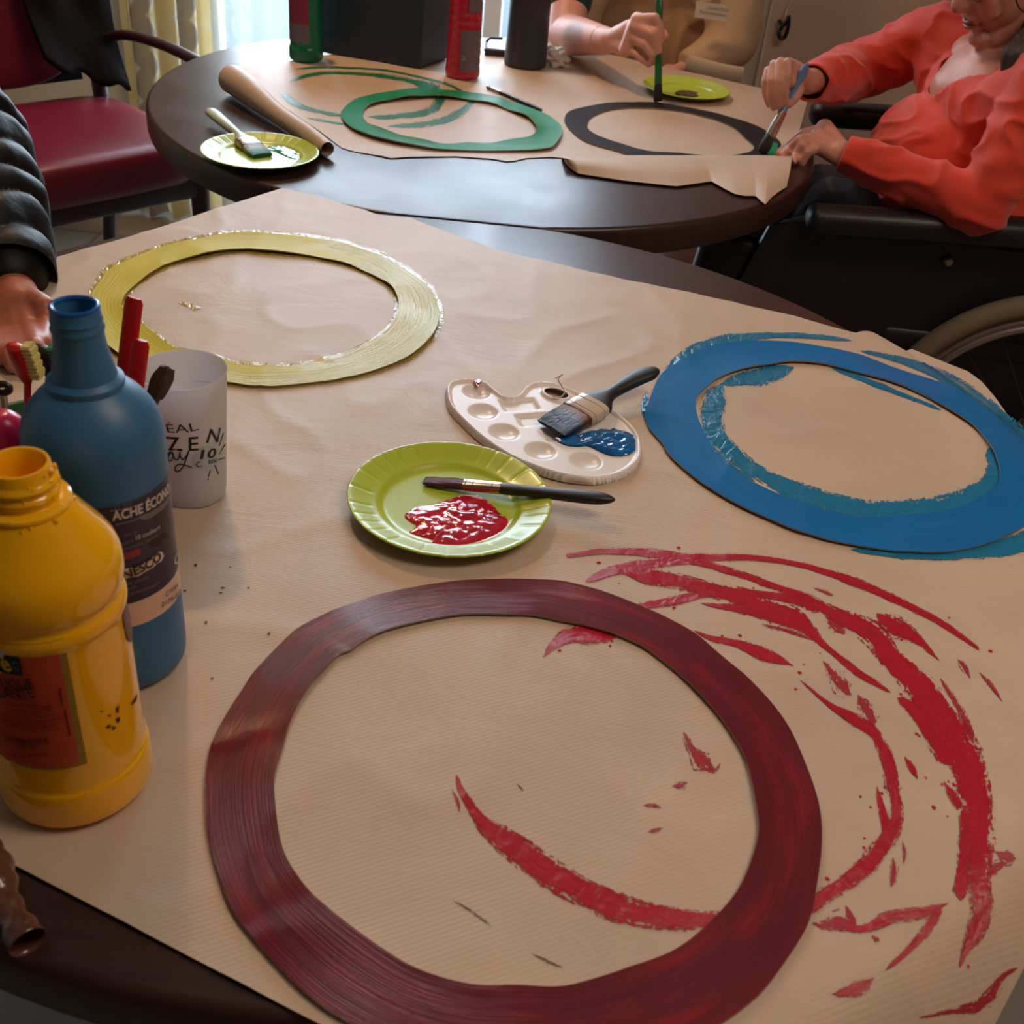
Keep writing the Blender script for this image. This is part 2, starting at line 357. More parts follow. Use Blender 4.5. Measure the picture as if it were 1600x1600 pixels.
def m_sheer():
    a = N('white_voile'); c = lin(236, 240, 240); a.set(Base_Color=c, Roughness=.9)
    tl = a.n('ShaderNodeBsdfTranslucent'); tl.inputs[0].default_value = c; tr = a.n('ShaderNodeBsdfTransparent')
    m1 = a.n('ShaderNodeMixShader'); m1.inputs[0].default_value = .6; a.l(a.p.outputs[0], m1.inputs[1]); a.l(tl.outputs[0], m1.inputs[2])
    m2 = a.n('ShaderNodeMixShader'); m2.inputs[0].default_value = .84; a.l(m1.outputs[0], m2.inputs[1]); a.l(tr.outputs[0], m2.inputs[2]); a.l(m2.outputs[0], a.out.inputs[0]); return a.m
M['sheer'] = m_sheer()
def m_glass(name='window_glass', tint=(1, 1, 1, 1), k=.9):
    a = N(name); tr = a.n('ShaderNodeBsdfTransparent'); tr.inputs[0].default_value = tint; gl = a.n('ShaderNodeBsdfGlossy'); gl.inputs['Roughness'].default_value = .03
    mx = a.n('ShaderNodeMixShader'); mx.inputs[0].default_value = 1-k; a.l(tr.outputs[0], mx.inputs[1]); a.l(gl.outputs[0], mx.inputs[2]); a.l(mx.outputs[0], a.out.inputs[0]); return a.m
M['glass'] = m_glass(); M['lens'] = m_glass('spectacle_lens', (.96, .94, .93, 1), .92)
M['cello'] = pm('brown_cellophane', lin(104, 66, 52), lin(84, 50, 40), 30, .2, 60, .6, .004, Coat_Weight=.6)
M['lamp'] = N('lamp_glow').set(Base_Color=(1, .9, .8, 1), Emission_Color=(1, .62, .34, 1), Emission_Strength=4.).m
M['panel'] = N('panel_glow').set(Base_Color=(1, .9, .8, 1), Emission_Color=(1, .82, .65, 1), Emission_Strength=3.).m
M['tissue'] = pm('crumpled_tissue', lin(214, 200, 190), rough=.8, bs=60, bstr=.6, bd=.003)
M['grass'] = pm('garden_green', lin(90, 130, 80), lin(70, 110, 66), 4, .9); M['terrace'] = pm('pale_terrace', lin(44, 54, 56), rough=.9)

# ================================================================== THE ROOM
X0, X1, Y0, Y1, ZC = -2.6, 2.6, -1.8, 3.45, 2.6
def struct(name, mb, mat, parent=None, smooth=False): return tag(mb.build(name, mat, parent, smooth), kind='structure') if parent is None else mb.build(name, mat, parent, smooth)
def slab(name, a, b, mat): 
    m = MB(); m.box([(p+q)/2 for p, q in zip(a, b)], [abs(q-p) for p, q in zip(a, b)]); return struct(name, m, mat)
slab('floor', (X0, Y0, -.1), (X1, Y1, 0), M['tile']); slab('ceiling', (X0, Y0, ZC), (X1, Y1, ZC+.1), M['ceiling'])
slab('wall_left', (X0-.1, Y0, 0), (X0, Y1, ZC), M['wall']); slab('wall_right', (X1, Y0, 0), (X1+.1, Y1, ZC), M['wall_warm']); slab('wall_back', (X0, Y0-.1, 0), (X1, Y0, ZC), pm('brown_wall', lin(138, 108, 84), rough=.8))
WX0, WX1, WZ0, WZ1 = -1.08, .24, .10, 2.3
m = MB()
for a, b in (((X0, Y1, 0), (WX0, Y1+.14, ZC)), ((WX1, Y1, 0), (X1, Y1+.14, ZC)), ((WX0, Y1, 0), (WX1, Y1+.14, WZ0)), ((WX0, Y1, WZ1), (WX1, Y1+.14, ZC))):
    m.box([(p+q)/2 for p, q in zip(a, b)], [q-p for p, q in zip(a, b)])
struct('wall_front', m, M['wall'])
xm = UY(769, 30, Y1+.05)[0]
m = MB()
for x in (WX0+.03, xm, WX1-.03): m.box((x, Y1+.07, (WZ0+WZ1)/2), (.055, .06, WZ1-WZ0), bev=.006)
for z in (WZ0+.03, WZ1-.03): m.box(((WX0+WX1)/2, Y1+.07, z), (WX1-WX0, .058, .055), bev=.006)
win = struct('window_1', m, M['white_frame'])
for a, b in ((WX0+.05, xm-.02), (xm+.02, WX1-.05)):
    g = MB(); g.box(((a+b)/2, Y1+.07, (WZ0+WZ1)/2), (b-a, .006, WZ1-WZ0-.1)); g.build('window_pane', M['glass'], win, False)
m = MB(); m.box((0, 6.2, -.12), (9, 5, .1)); tag(m.build('terrace_ground', M['terrace'], smooth=False), kind='structure')
# curtains (hung in front of the window)
def curtain(name, xa, xb, y, z0, z1, amp, waves, mat, label, cat='curtain'):
    nx, nz = 180, 30; v = []; f = []; uv = []
    for j in range(nz+1):
        z = z0+(z1-z0)*j/nz
        for i in range(nx+1):
            s = i/nx; x = xa+(xb-xa)*s
            yy = y+amp*math.sin(s*waves*2*PI+.6*math.sin(s*9))*(1+.15*math.sin(z*3+s*7))
            v.append((x, yy, z)); uv.append((s*(xb-xa)*1.9, z))
    for j in range(nz):
        for i in range(nx): a = j*(nx+1)+i; f.append((a, a+1, a+nx+2, a+nx+1))
    t = mk(name, v, f, mat, None, 'all', uv)
    return tag(t, label, cat)
cxa, cxb = UY(196, 100, 3.3)[0], UY(330, 60, 3.3)[0]
curtain('patterned_curtain', cxa, cxb, 3.30, .015, 2.4, .028, 4, M['curtain'], 'beige and grey zigzag patterned curtain hanging behind the burgundy armchair')
curtain('sheer_curtain', cxb-.03, UY(700, 20, 3.37)[0], 3.385, .02, 2.4, .016, 9, M['sheer'], 'white sheer voile curtain in front of the window pane')
m = MB(); m.tube([(-1.35, 3.34, 2.43), (.7, 3.34, 2.43)], .012)
tag(m.build('curtain_rail', M['steel']), kind='structure')
for xx in (-1.3, .62):
    pass
# cabinet on the right with frame, door slot and a hook handle
cy = 3.08; 
cab = thing('cabinet', (1.2, cy+.15, 0), 'tall taupe wall cabinet with a dark hook handle right of the window', 'cabinet')
xs = UY(1186, 70, cy)[0]; xf = UY(1158, 70, cy)[0]
MB().box(((xf+2.5)/2, cy+.19, 1.05), (2.5-xf, .34, 2.1)).build('body', M['cab_frame'], cab, False)
d = MB().box(((xs+.012+1.45)/2, cy+.01, 1.05), (1.45-xs-.012, .022, 2.04), bev=.003).build('door', M['cabinet'], cab, False)
MB().box((1.98, cy+.01, 1.05), (1.04, .022, 2.04), bev=.003).build('door', M['cabinet'], cab, False)
def PY(u, v, y): return UY(u, v, y)
hy = cy-.018
hk = [PY(1217, 32, hy), PY(1222, 40, hy-.01), PY(1229, 33, hy-.012), PY(1232, 26, hy-.01), PY(1231, 44, hy-.012), PY(1226, 58, hy-.012), PY(1219, 60, hy-.012), PY(1217, 50, hy-.01), PY(1222, 42, hy)]
MB().tube(spline(hk, 50), .0052, 8).build('hook_handle', M['iron'], d)
tag_pts = [PY(1238, 2, hy), PY(1230, 18, hy-.003), PY(1228, 28, hy-.005)]
MB().tube(spline(tag_pts, 12), .0022, 6).build('key_string', M['wall_warm'], d)
# ceiling lamps (real fittings for the warm light)
l = thing('ceiling_lamp', (-.78, 2.42, 2.53), 'round warm ceiling lamp above the far table', 'lamp')
MB().lathe([(0, 2.54), (.2, 2.54), (.22, 2.57), (.22, 2.6), (0, 2.6)], (-.78, 2.42, 0), 40).build('shade', M['lamp'], l)
l = thing('ceiling_panel', (1.1, .55, 2.55), 'rectangular warm ceiling light panel above the near table', 'lamp')
MB().box((1.1, .55, 2.575), (1.25, .65, .05), bev=.01).build('diffuser', M['panel'], l)

# ================================================================== TABLES
NC, FC, TR = np.array([-.0935, .9322]), np.array([-.127, 2.128]), .61
def table(name, c, other, label):
    t = thing(name, (c[0], c[1], 0), label, 'table')
    d = (other-c)/np.linalg.norm(other-c); lim = np.linalg.norm(other-c)/2-.0006
    def outline(r, ins):
        out = []
        for k in range(240):
            a = 2*PI*k/240; p = np.array([math.cos(a), math.sin(a)])*r; s = p@d
            if s > lim-ins: p = p-d*(s-(lim-ins))
            out.append((c[0]+p[0], c[1]+p[1]))
        return out
    prof = [(TR-.05, .048, .700), (TR-.008, .008, .702), (TR-.002, .002, .706), (TR, 0, .714), (TR, 0, .740), (TR-.0012, .0008, .7458), (TR-.004, .0035, .7492), (TR-.008, .008, TZ)]
    v = []; f = []
    for r, ins, z in prof: v += [(x, y, z) for x, y in outline(r, ins)]
    n = 240
    for i in range(len(prof)-1):
        for k in range(n): f.append((i*n+k, i*n+(k+1) % n, (i+1)*n+(k+1) % n, (i+1)*n+k))
    f.append(tuple(range(n-1, -1, -1))); f.append(tuple((len(prof)-1)*n+k for k in range(n)))
    mk('tabletop', v, f, M['wood'], t)
    MB().lathe(sm([(.045, .03), (.06, .1), (.045, .3), (.045, .6), (.16, .69), (.16, .7)], 2), (c[0], c[1], 0), 32).build('pedestal', M['wood'], t)
    for k in range(4):
        a = PI/4+k*PI/2; e = (math.cos(a), math.sin(a))
        MB().tube([(c[0]+e[0]*s, c[1]+e[1]*s, z) for s, z in ((.03, .12), (.15, .09), (.3, .05), (.42, .022))], [.035, .032, .026, .022], 10).build('foot', M['wood'], t)
    return t
table('round_table', NC, FC, 'near round dark wooden table covered by kraft paper')
table('round_table', FC, NC, 'far round dark wooden table holding the green and black rings')

# ================================================================== PAPER
def wr(x, y):
    """height of the crumples above the table (never negative)"""
    p = Vector((x*5.5, y*5.5, .3)); n = noise.noise(p)+.5*noise.noise(p*2.3)
    q = Vector((x*11, y*8, 4.)); rdg = 1-abs(noise.noise(q))*2.2
    return .0016+.0015*n+.0013*max(0, rdg)**3
def zp_near(x, y):
    r = math.hypot(x-NC[0], y-NC[1]); z = TZ+.0010+max(0, wr(x, y))
    e = r-(TR+.004)
    k = min(1, max(0, (x-.08)/.22)); k = k*k*(3-2*k)
    if e > 0: z -= k*min(.5*e*e/.06+.05*e, .05)
    return z
def zp_far(x, y): return TZ+.0008+.6*max(0, wr(x+3, y+1))
def UP_(u, v, zf, dz=0):
    z = TZ
    for _ in range(9): P = U(u, v, z); z = .4*z+.6*(zf(P[0], P[1])+dz)
    return U(u, v, z)
def sheet(name, outline_px, zf, mat, parent=None, step=.0075, holes=None):
    P = [UP_(u, v, zf) for u, v in outline_px]
    # densify outline
    D = []
    for a, b in zip(P, P[1:]+P[:1]):
        n = max(1, int(np.hypot(*(b-a)[:2])/step))
        for k in range(n): D.append(a[:2]+(b-a)[:2]*k/n)
    D = np.array(D); n0 = len(D)
    x0, y0 = D.min(0); x1, y1 = D.max(0); pts = [tuple(p) for p in D]
    rnd = random.Random(3)
    inner = []
    ys = np.arange(y0, y1, step); 
    A = D; B = np.roll(D, -1, 0)
    for j, y in enumerate(ys):
        m_ = (A[:, 1] > y) != (B[:, 1] > y)
        xs = np.sort(A[m_, 0]+(y-A[m_, 1])/(B[m_, 1]-A[m_, 1])*(B[m_, 0]-A[m_, 0]))
        for a, b in zip(xs[::2], xs[1::2]):
            x = a+step*.6+(step*.5 if j % 2 else 0)*.6
            while x < b-step*.5: inner.append((x, y)); x += step
    pts += inner
    V, E_, Fc, *_ = delaunay_2d_cdt([Vector(p) for p in pts], [], [list(range(n0))], 1, 1e-6)
    v3 = [(q.x, q.y, zf(q.x, q.y)) for q in V]
    return mk(name, v3, Fc, mat, parent, 'all', [(q.x, q.y) for q in V])
near_outline = [(-150, 1262), (0, 1340), (120, 1402), (250, 1470), (380, 1537), (500, 1600), (640, 1680), (900, 1800), (1430, 1800), (1520, 1655), (1555, 1600), (1600, 1512), (1680, 1340),
                (1740, 1150), (1750, 950), (1700, 800), (1650, 735), (1600, 680), (1556, 622), (1534, 596), (1512, 580), (1425, 545), (1337, 520), (1240, 493), (1175, 479), (1081, 457), (987, 439), (853, 407),
                (760, 385), (700, 362), (640, 340), (590, 335), (500, 306), (440, 294), (330, 328), (240, 358), (150, 384), (90, 401), (0, 434), (-150, 480), (-400, 800)]
pn = sheet('kraft_paper', near_outline, zp_near, M['paper'])
tag(pn, 'large sheet of brown kraft paper covering the near table, streaked with red paint', 'paper')
far_outline = [(352, 118), (345, 108), (380, 100), (452, 95), (560, 78), (700, 66), (800, 58), (870, 66), (950, 84), (1050, 107), (1165, 132), (1262, 156), (1250, 200), (1237, 248),
               (1100, 247.5), (1000, 247.5), (884, 247), (860, 245), (842, 246), (822, 247), (805, 251), (791, 252), (770, 248), (740, 246), (712, 244), (637, 245), (610, 247), (594, 243), (575, 240), (556, 237), (534, 231), (500, 205), (440, 165)]
pf = sheet('kraft_paper', far_outline, zp_far, M['paper'])
tag(pf, 'torn sheet of brown kraft paper on the far table, streaked with green paint', 'paper')
def polyl(P, n):
    P = np.array(P, float); d = np.r_[0, np.cumsum(np.linalg.norm(np.diff(P, axis=0), axis=1))]; t = np.linspace(0, d[-1], n)
    t = np.linspace(0, len(P)-1, n); return np.stack([np.interp(t, np.arange(len(P)), P[:, k]) for k in range(3)], 1)
def loft(name, rows, mat, parent, n=60, lin_=False):
    """surface through rows of world points"""
    R = [polyl(r, n) if lin_ else spline(r, n) for r in rows]; K = 8
    cols = np.array(R); out = []
    for i in range(n): out.append(spline(cols[:, i], (len(rows)-1)*K+1))
    out = np.array(out); m_ = out.shape[1]; v = out.reshape(-1, 3); f = []
    for i in range(n-1):
        for j in range(m_-1): a = i*m_+j; f.append((a, a+1, a+m_+1, a+m_))
    return mk(name, v, f, mat, parent, 'all')
# front edge of the far paper curls up to a crest and folds down towards the viewer
top = [(878, 247), (900, 247), (960, 247), (1040, 247), (1120, 247), (1180, 247), (1212, 247), (1237, 247)]
bot = [(882, 253), (890, 262), (903, 271), (975, 282), (1057, 291), (1112, 283), (1118, 287), (1148, 303), (1165, 306), (1181, 306), (1190, 315), (1196, 319), (1205, 309), (1216, 300), (1229, 292)]
top = [(878, 247), (886, 247), (900, 247), (960, 247), (1040, 247), (1098, 247), (1108, 247), (1140, 247), (1158, 247), (1176, 247), (1188, 247), (1198, 247), (1208, 247), (1220, 247), (1237, 247)]
rows = []
back = [UP_(u, v-5, zp_far) for u, v in top]
cr = [U(u, v, TZ+.016) for u, v in top]; cr[0] = U(*top[0], TZ+.003)
b2 = [U(u, v, TZ+.004) for u, v in bot]
mid = [(c+b)/2+np.array([0, -.004, .005]) for c, b in zip(cr, b2)]
loft('folded_edge', [back, cr, mid, b2], M['paper'], pf, 140, True)
# rolled-up end of the far paper, a cone shaped tube open at its top left end
A, B = U(362, 128, TZ+.022), U(512, 236, TZ+.012)
ax_ = (B-A); L = np.linalg.norm(ax_); ax_ /= L; sx = np.cross(ax_, [0, 0, 1]); sx /= np.linalg.norm(sx); sz = np.cross(sx, ax_)
v = []; f = []; nl, ns = 40, 60
for i in range(nl+1):
    t = i/nl; c = A+ax_*L*t; r0 = .026*(1-t)+.012*t+.0015*math.sin(t*9)
    c = np.array([c[0], c[1], TZ+.002+r0])
    for k in range(ns+1):
        s = k/ns; a = -PI/2-.3+s*2*PI*1.35; r = r0*(1-.22*s)
        v.append(c+sx*math.cos(a)*r+sz*math.sin(a)*r)
for i in range(nl):
    for k in range(ns): a = i*(ns+1)+k; f.append((a, a+1, a+ns+2, a+ns+1))
mk('rolled_end', v, f, M['paper'], pf, 'all')

# ================================================================== PAINT STROKES ON THE PAPERS
def stroke(pts, zf, mat, parent, name='paint_stroke', dz=.0006, over=1.22, ext=True):
    """pts: (px u, px v, px width) along the middle of the stroke"""
    P = np.array(pts, float); n = max(8, int(np.hypot(*np.diff(P[:, :2], axis=0).T).sum()/6))
    Q = spline(P, n); T = np.gradient(Q[:, :2], axis=0); T /= np.linalg.norm(T, axis=1)[:, None]+1e-9; Nn = np.stack([-T[:, 1], T[:, 0]], 1)
    K = 6; v = []; uv = []; f = []; off = random.random()*9; Lc = 0; prev = None
    for i in range(n):
        w = max(Q[i, 2], 1.2)*over*min(1, .2+min(i, n-1-i)*6/14)
        mid_ = UP_(Q[i, 0], Q[i, 1], zf)
        if prev is not None: Lc += np.linalg.norm(mid_-prev)
        prev = mid_
        for k in range(K+1):
            s = k/K-.5; u_, v_ = Q[i, :2]+Nn[i]*s*w; p = UP_(u_, v_, zf, dz); v.append(p); uv.append((off+Lc, k/K))
    for i in range(n-1):
        for k in range(K): a = i*(K+1)+k; f.append((a, a+1, a+K+2, a+K+1))
    return mk(name, v, f, mat, parent, 'all', uv)
RS = [
 [(885,868,2),(893,867,7),(950,861,10),(1015,864,13),(1080,871,13),(1170,871,10),(1250,882,9),(1330,907,13),(1400,937,12),(1465,970,10),(1520,1007,6),(1530,1015,2)],
 [(915,908,3),(930,902,12),(965,890,17),(1025,880,15),(1080,877,11),(1140,892,10),(1200,912,11),(1260,935,15),(1310,962,22),(1360,987,34),(1395,1030,34),(1440,1075,42),(1475,1125,46),(1505,1180,54),(1522,1225,50),(1528,1270,44),(1528,1320,46),(1530,1370,38),(1534,1420,30),(1524,1458,28),(1508,1488,12),(1500,1512,4)],
 [(960,884,5),(985,893,16),(1025,902,26),(1090,915,20),(1150,932,28),(1200,952,34),(1240,968,36),(1268,988,18),(1300,1018,9),(1340,1050,12),(1370,1068,8),(1392,1082,3)],
 [(985,952,4),(1005,947,12),(1060,937,13),(1120,925,12),(1180,927,11),(1240,937,14),(1285,953,20)],
 [(1095,942,3),(1125,947,8),(1172,954,14),(1230,967,16)],
 [(1085,985,3),(1110,996,8),(1150,1005,13),(1195,1022,20),(1240,1040,3)],
 [(849,1027,3),(862,1010,12),(885,994,24),(915,988,34),(945,992,26),(962,997,6)],
 [(1370,958,4),(1382,968,20),(1405,982,30),(1435,1000,14),(1468,1032,3)],
 [(1250,1062,2),(1295,1100,8),(1335,1124,20),(1368,1148,18),(1388,1190,20),(1397,1235,15),(1402,1270,18),(1390,1305,26),(1360,1345,30),(1320,1380,26),(1272,1412,26),(1258,1420,20)],
 [(1370,1228,3),(1376,1255,10),(1386,1290,16),(1390,1310,10)],
 [(1402,1090,4),(1415,1098,16),(1440,1122,24),(1465,1160,30),(1488,1195,24)],
 [(1474,1220,3),(1486,1238,12),(1498,1258,12),(1502,1262,4)],
 [(1413,1182,4),(1424,1198,11),(1434,1217,4)],
 [(1318,1448,10),(1350,1450,14),(1390,1434,20),(1440,1426,18),(1482,1411,4)],
 [(1472,1422,10),(1456,1440,18),(1440,1462,15),(1414,1490,11),(1384,1516,9)],
 [(1366,1528,8),(1345,1542,22),(1320,1550,16),(1301,1553,3)],
 [(1506,1262,14),(1510,1300,22),(1506,1345,20),(1500,1392,22),(1495,1400,16)],
 [(713,1210,4),(722,1236,11),(740,1266,16),(766,1295,28),(806,1324,38),(853,1360,42),(910,1392,42),(965,1418,42),(1025,1432,34),(1080,1437,30),(1135,1437,24)],
]
for s in RS: stroke(s, zp_near, M['red_stroke'], pn)
RD = [
 [(1286,1033,8),(1305,1055,24),(1318,1078,28),(1330,1086,10)],[(1340,1085,10),(1356,1110,30),(1366,1140,18)],
 [(1068,1143,8),(1076,1160,16),(1086,1176,20),(1098,1192,36),(1116,1204,16),(1126,1192,6)],[(1050,1228,6),(1062,1227,16),(1074,1222,8)],
 [(1004,1258,6),(1020,1258,9),(1034,1262,4)],[(1012,1300,5),(1025,1297,10),(1036,1294,6)],
 [(1556,1330,8),(1575,1340,28),(1588,1342,10)],[(1545,1368,16),(1558,1355,22),(1572,1350,8)],
 [(1270,1442,10),(1290,1446,22),(1312,1440,34),(1340,1452,22)],[(1322,1415,8),(1328,1430,14),(1336,1448,20)],[(1362,1462,10),(1374,1470,14)],
 [(1395,1340,10),(1398,1365,14),(1392,1385,14)],[(1410,1314,5),(1413,1332,7),(1411,1350,5)],[(1496,1030,6),(1506,1040,12),(1516,1060,8)],[(1530,1050,4),(1548,1070,10),(1566,1096,4)],
 [(706,1232,5),(714,1250,10),(718,1268,8)],[(1150,1145,4),(1200,1160,3)],[(1436,1590,6),(1480,1582,12),(1520,1578,16)],[(1500,1572,18),(1525,1574,30),(1548,1552,24),(1568,1526,14),(1590,1512,10)],
 [(1386,1170,20),(1392,1200,26),(1398,1250,26)],[(1470,1060,8),(1500,1110,14),(1520,1160,18)],[(1290,962,20),(1320,990,20)],[(1190,975,5),(1230,985,8),(1270,1000,5)],[(1270,918,5),(1290,925,8),(1302,930,5)],
]
for s in RD: stroke(s, zp_near, M['red_dry'], pn, dz=.00045, over=1.6)
for s in ([(705,1405,5),(735,1422,8),(768,1448,6)],[(830,1490,5),(880,1512,7)],[(808,1225,4),(818,1236,4)],[(890,1590,4),(990,1566,5)],[(1170,930,4),(1190,925,4)],[(240,825,3),(246,828,3)]): stroke(s, zp_near, M['dark_speck'], pn, dz=.00045, over=2)
# specks
sp = MB(); rs = random.Random(5)
def speck(mb, u, v, r, zf, el=1):
    P = UP_(u, v, zf, .0006); k = 7; a0 = rs.random()*3
    vv = [P]+[P+np.array([math.cos(a0+a*2*PI/k)*r*(.6+rs.random()*.8), math.sin(a0+a*2*PI/k)*r*el*(.6+rs.random()*.8), 0]) for a in range(k)]
    mb.add(vv, [(0, 1+i, 1+(i+1) % k) for i in range(k)])
for u, v in ((306,883),(360,886),(348,918),(289,923),(345,926),(322,972),(388,918),(331,1060),(420,990)): speck(sp, u, v, .0012, zp_near)
sp.build('paint_specks', M['ink_dark'], pn)['kind'] = 'stuff'
sp = MB()
for _ in range(90):
    i = rs.choice(RS[:12]); a = rs.choice(i); speck(sp, a[0]+rs.gauss(0, 16), a[1]+rs.gauss(0, 12), .0007+rs.random()*.0011, zp_near)
sp.build('paint_splatter', M['ink_red'] if False else M['wet_red'], pn)['kind'] = 'stuff'
BS = [
 [(1040,575,6),(1080,548,14),(1130,532,16),(1180,525,10),(1240,524,8),(1290,527,7),(1330,532,3)],
 [(1345,548,4),(1400,560,9),(1450,577,14),(1500,605,20),(1545,640,24),(1590,680,26),(1625,720,30),(1640,780,24),(1625,830,30),(1580,852,30),(1530,862,20),(1470,868,12),(1400,866,10),(1330,858,6)],
 [(1010,610,8),(1008,640,12),(1018,668,10)],
 [(1125,600,4),(1160,592,20),(1200,585,26),(1240,574,12)],
 [(1130,600,8),(1118,620,30),(1112,650,32),(1122,682,26),(1150,712,22),(1185,738,20),(1230,760,24),(1280,778,24),(1330,792,26),(1380,800,30),(1440,798,34),(1490,790,36),(1540,765,34),(1556,730,26),(1545,700,16)],
 [(1098,650,6),(1108,690,6),(1140,725,5),(1180,752,4)],
 [(1220,770,34),(1250,780,20),(1290,800,10)],
 [(1300,575,4),(1360,597,8),(1420,620,6),(1470,640,4)],[(1370,862,3),(1400,866,8),(1412,875,3)],
]
for s in BS: stroke(s, zp_near, M['blue_stroke'], pn, over=1.25)
GS = [
 [(452,127,3),(470,121,5),(506,114,5),(556,115,4),(600,119,6),(644,127,7),(672,138,16),(690,144,16)],
 [(462,108,2),(500,105,3),(540,106,3),(603,110,3),(675,125,3),(705,134,4),(728,147,4)],
 [(436,142,5),(456,158,9),(478,169,6),(516,178,5),(536,180,4)],
 [(575,182,4),(600,183,6),(637,180,8),(664,176,9),(680,168,11),(688,156,13),(690,150,10)],
 [(480,184,4),(531,193,3),(560,196,3)],[(606,197,5),(640,196,7),(669,193,8),(700,186,10),(722,174,10),(735,162,8),(738,154,6)],
 [(650,130,7),(668,136,14),(684,143,14)],
]
for s in GS: stroke(s, zp_far, M['green_stroke'], pf, over=1.5, dz=.0004)

# ================================================================== PAINTED RINGS
def zn_ring(x, y): return zp_near(x, y)
def ring(name, outer, inner, zf, mat, label, lift=.0012, th=.0016, wav=0., segs=220, K=8, lcurl=None):
    """cut-out cardboard ring; outlines are rays matched by angle about its middle"""
    O = np.array([UP_(u, v, zf, lift+th) for u, v in outer]); I = np.array([UP_(u, v, zf, lift+th) for u, v in inner]); c = I[:, :2].mean(0)
    def polar(P):
        P = spline(P, 1200, True)[:, :2]-c; a = np.arctan2(P[:, 1], P[:, 0]); r = np.hypot(P[:, 0], P[:, 1]); o = np.argsort(a); a, r = a[o], r[o]
        return lambda q: np.interp(q, np.r_[a-2*PI, a, a+2*PI], np.r_[r, r, r])
    fo, fi = polar(O), polar(I); v = []; f = []; uv = []; Lc = 0
    rr = random.Random(hash(label) % 999)
    ph = 1.7
    for i in range(segs+1):
        a = -PI+2*PI*i/segs; ro, ri = fo(a), fi(a)
        Lc = abs(a)*(ro+ri)/2
        for k in range(K+1):
            s = k/K; r = ri+(ro-ri)*s; x, y = c[0]+r*math.cos(a), c[1]+r*math.sin(a)
            cup = wav*(.5+.5*math.sin(a*3+ph))*(abs(s-.5)*2)**2+wav*.6*(.5+.5*math.sin(a*11+2))*(1-s)
            if lcurl: cup += lcurl(a, s)
            v.append((x, y, zf(x, y)+lift+th+cup)); uv.append((Lc, s))
    n1 = len(v); K1 = K+1
    for i in range(segs):
        for k in range(K): q = i*K1+k; f.append((q, q+1, q+K1+1, q+K1))
    top = mk('x', v, f, mat, None, 'all', uv)
    bpy.data.objects.remove(top)
    vb = [(x, y, z-th) for x, y, z in v]
    o = mk(name, v, f, mat, None, 'all', uv); tag(o, label, 'ring', 'painted cardboard rings')
    fb = [tuple(reversed([i+0 for i in g])) for g in f]; 
    for i in range(segs):
        q = i*K1
        fb.append((q, q+K1, q+K1+n1, q+n1)); fb.append((q+K, q+K+n1, q+K+K1+n1, q+K+K1))
    ff = [tuple(j+n1 for j in g) for g in [tuple(reversed(g)) for g in f]]+[g for g in fb if max(g) >= n1]
    mk('card_edge', v+vb, ff, M['card'] if 'card' not in name else mat, o, False)
    return o
MO = [(321,1248),(326,1178),(347,1127),(380,1075),(403,1042),(459,986),(511,958),(562,939),(619,923),(703,909),(769,905),(862,906),(900,912),(950,926),(1010,950),(1080,985),(1125,1022),(1180,1070),(1215,1110),(1240,1150),(1265,1210),(1281,1265),(1284,1320),(1276,1385),(1262,1445),(1225,1505),(1190,1550),(1150,1583),(1120,1602),(1040,1642),(950,1666),(850,1678),(760,1672),(670,1655),(590,1622),(516,1581),(473,1548),(441,1516),(394,1464),(356,1408),(328,1319)]
MI = [(429,1244),(441,1323),(473,1380),(516,1422),(591,1478),(656,1516),(736,1538),(816,1539),(875,1541),(925,1530),(1000,1505),(1060,1480),(1110,1440),(1150,1395),(1172,1350),(1185,1300),(1182,1260),(1172,1210),(1160,1175),(1125,1120),(1080,1070),(1040,1035),(1000,1007),(950,987),(890,972),(840,962),(800,960),(745,959),(703,962),(647,973),(600,986),(567,1002),(546,1017),(530,1022),(506,1047),(478,1080),(455,1122),(441,1169),(430,1206)]
ring('maroon_ring', MO, MI, zp_near, M['maroon'], 'large dark maroon painted cardboard ring in front on the near table', lift=.0014, wav=.0006)
YO = [(143,462),(158,437),(170,421),(216,400),(255,386),(309,375),(367,365),(429,367),(511,375),(557,386),(600,402),(642,427),(670,450),(685,481),(685,504),(673,528),(642,555),(604,572),(546,588),(487,597),(410,602),(356,597),(294,592),(236,578),(190,557),(162,533),(148,497)]
YI = [(193,489),(191,473),(201,454),(220,438),(243,423),(274,409),(321,398),(367,391),(429,394),(487,400),(538,411),(573,425),(604,442),(619,460),(623,481),(615,504),(596,524),(557,547),(511,562),(449,573),(379,570),(325,555),(278,547),(247,528),(216,504)]
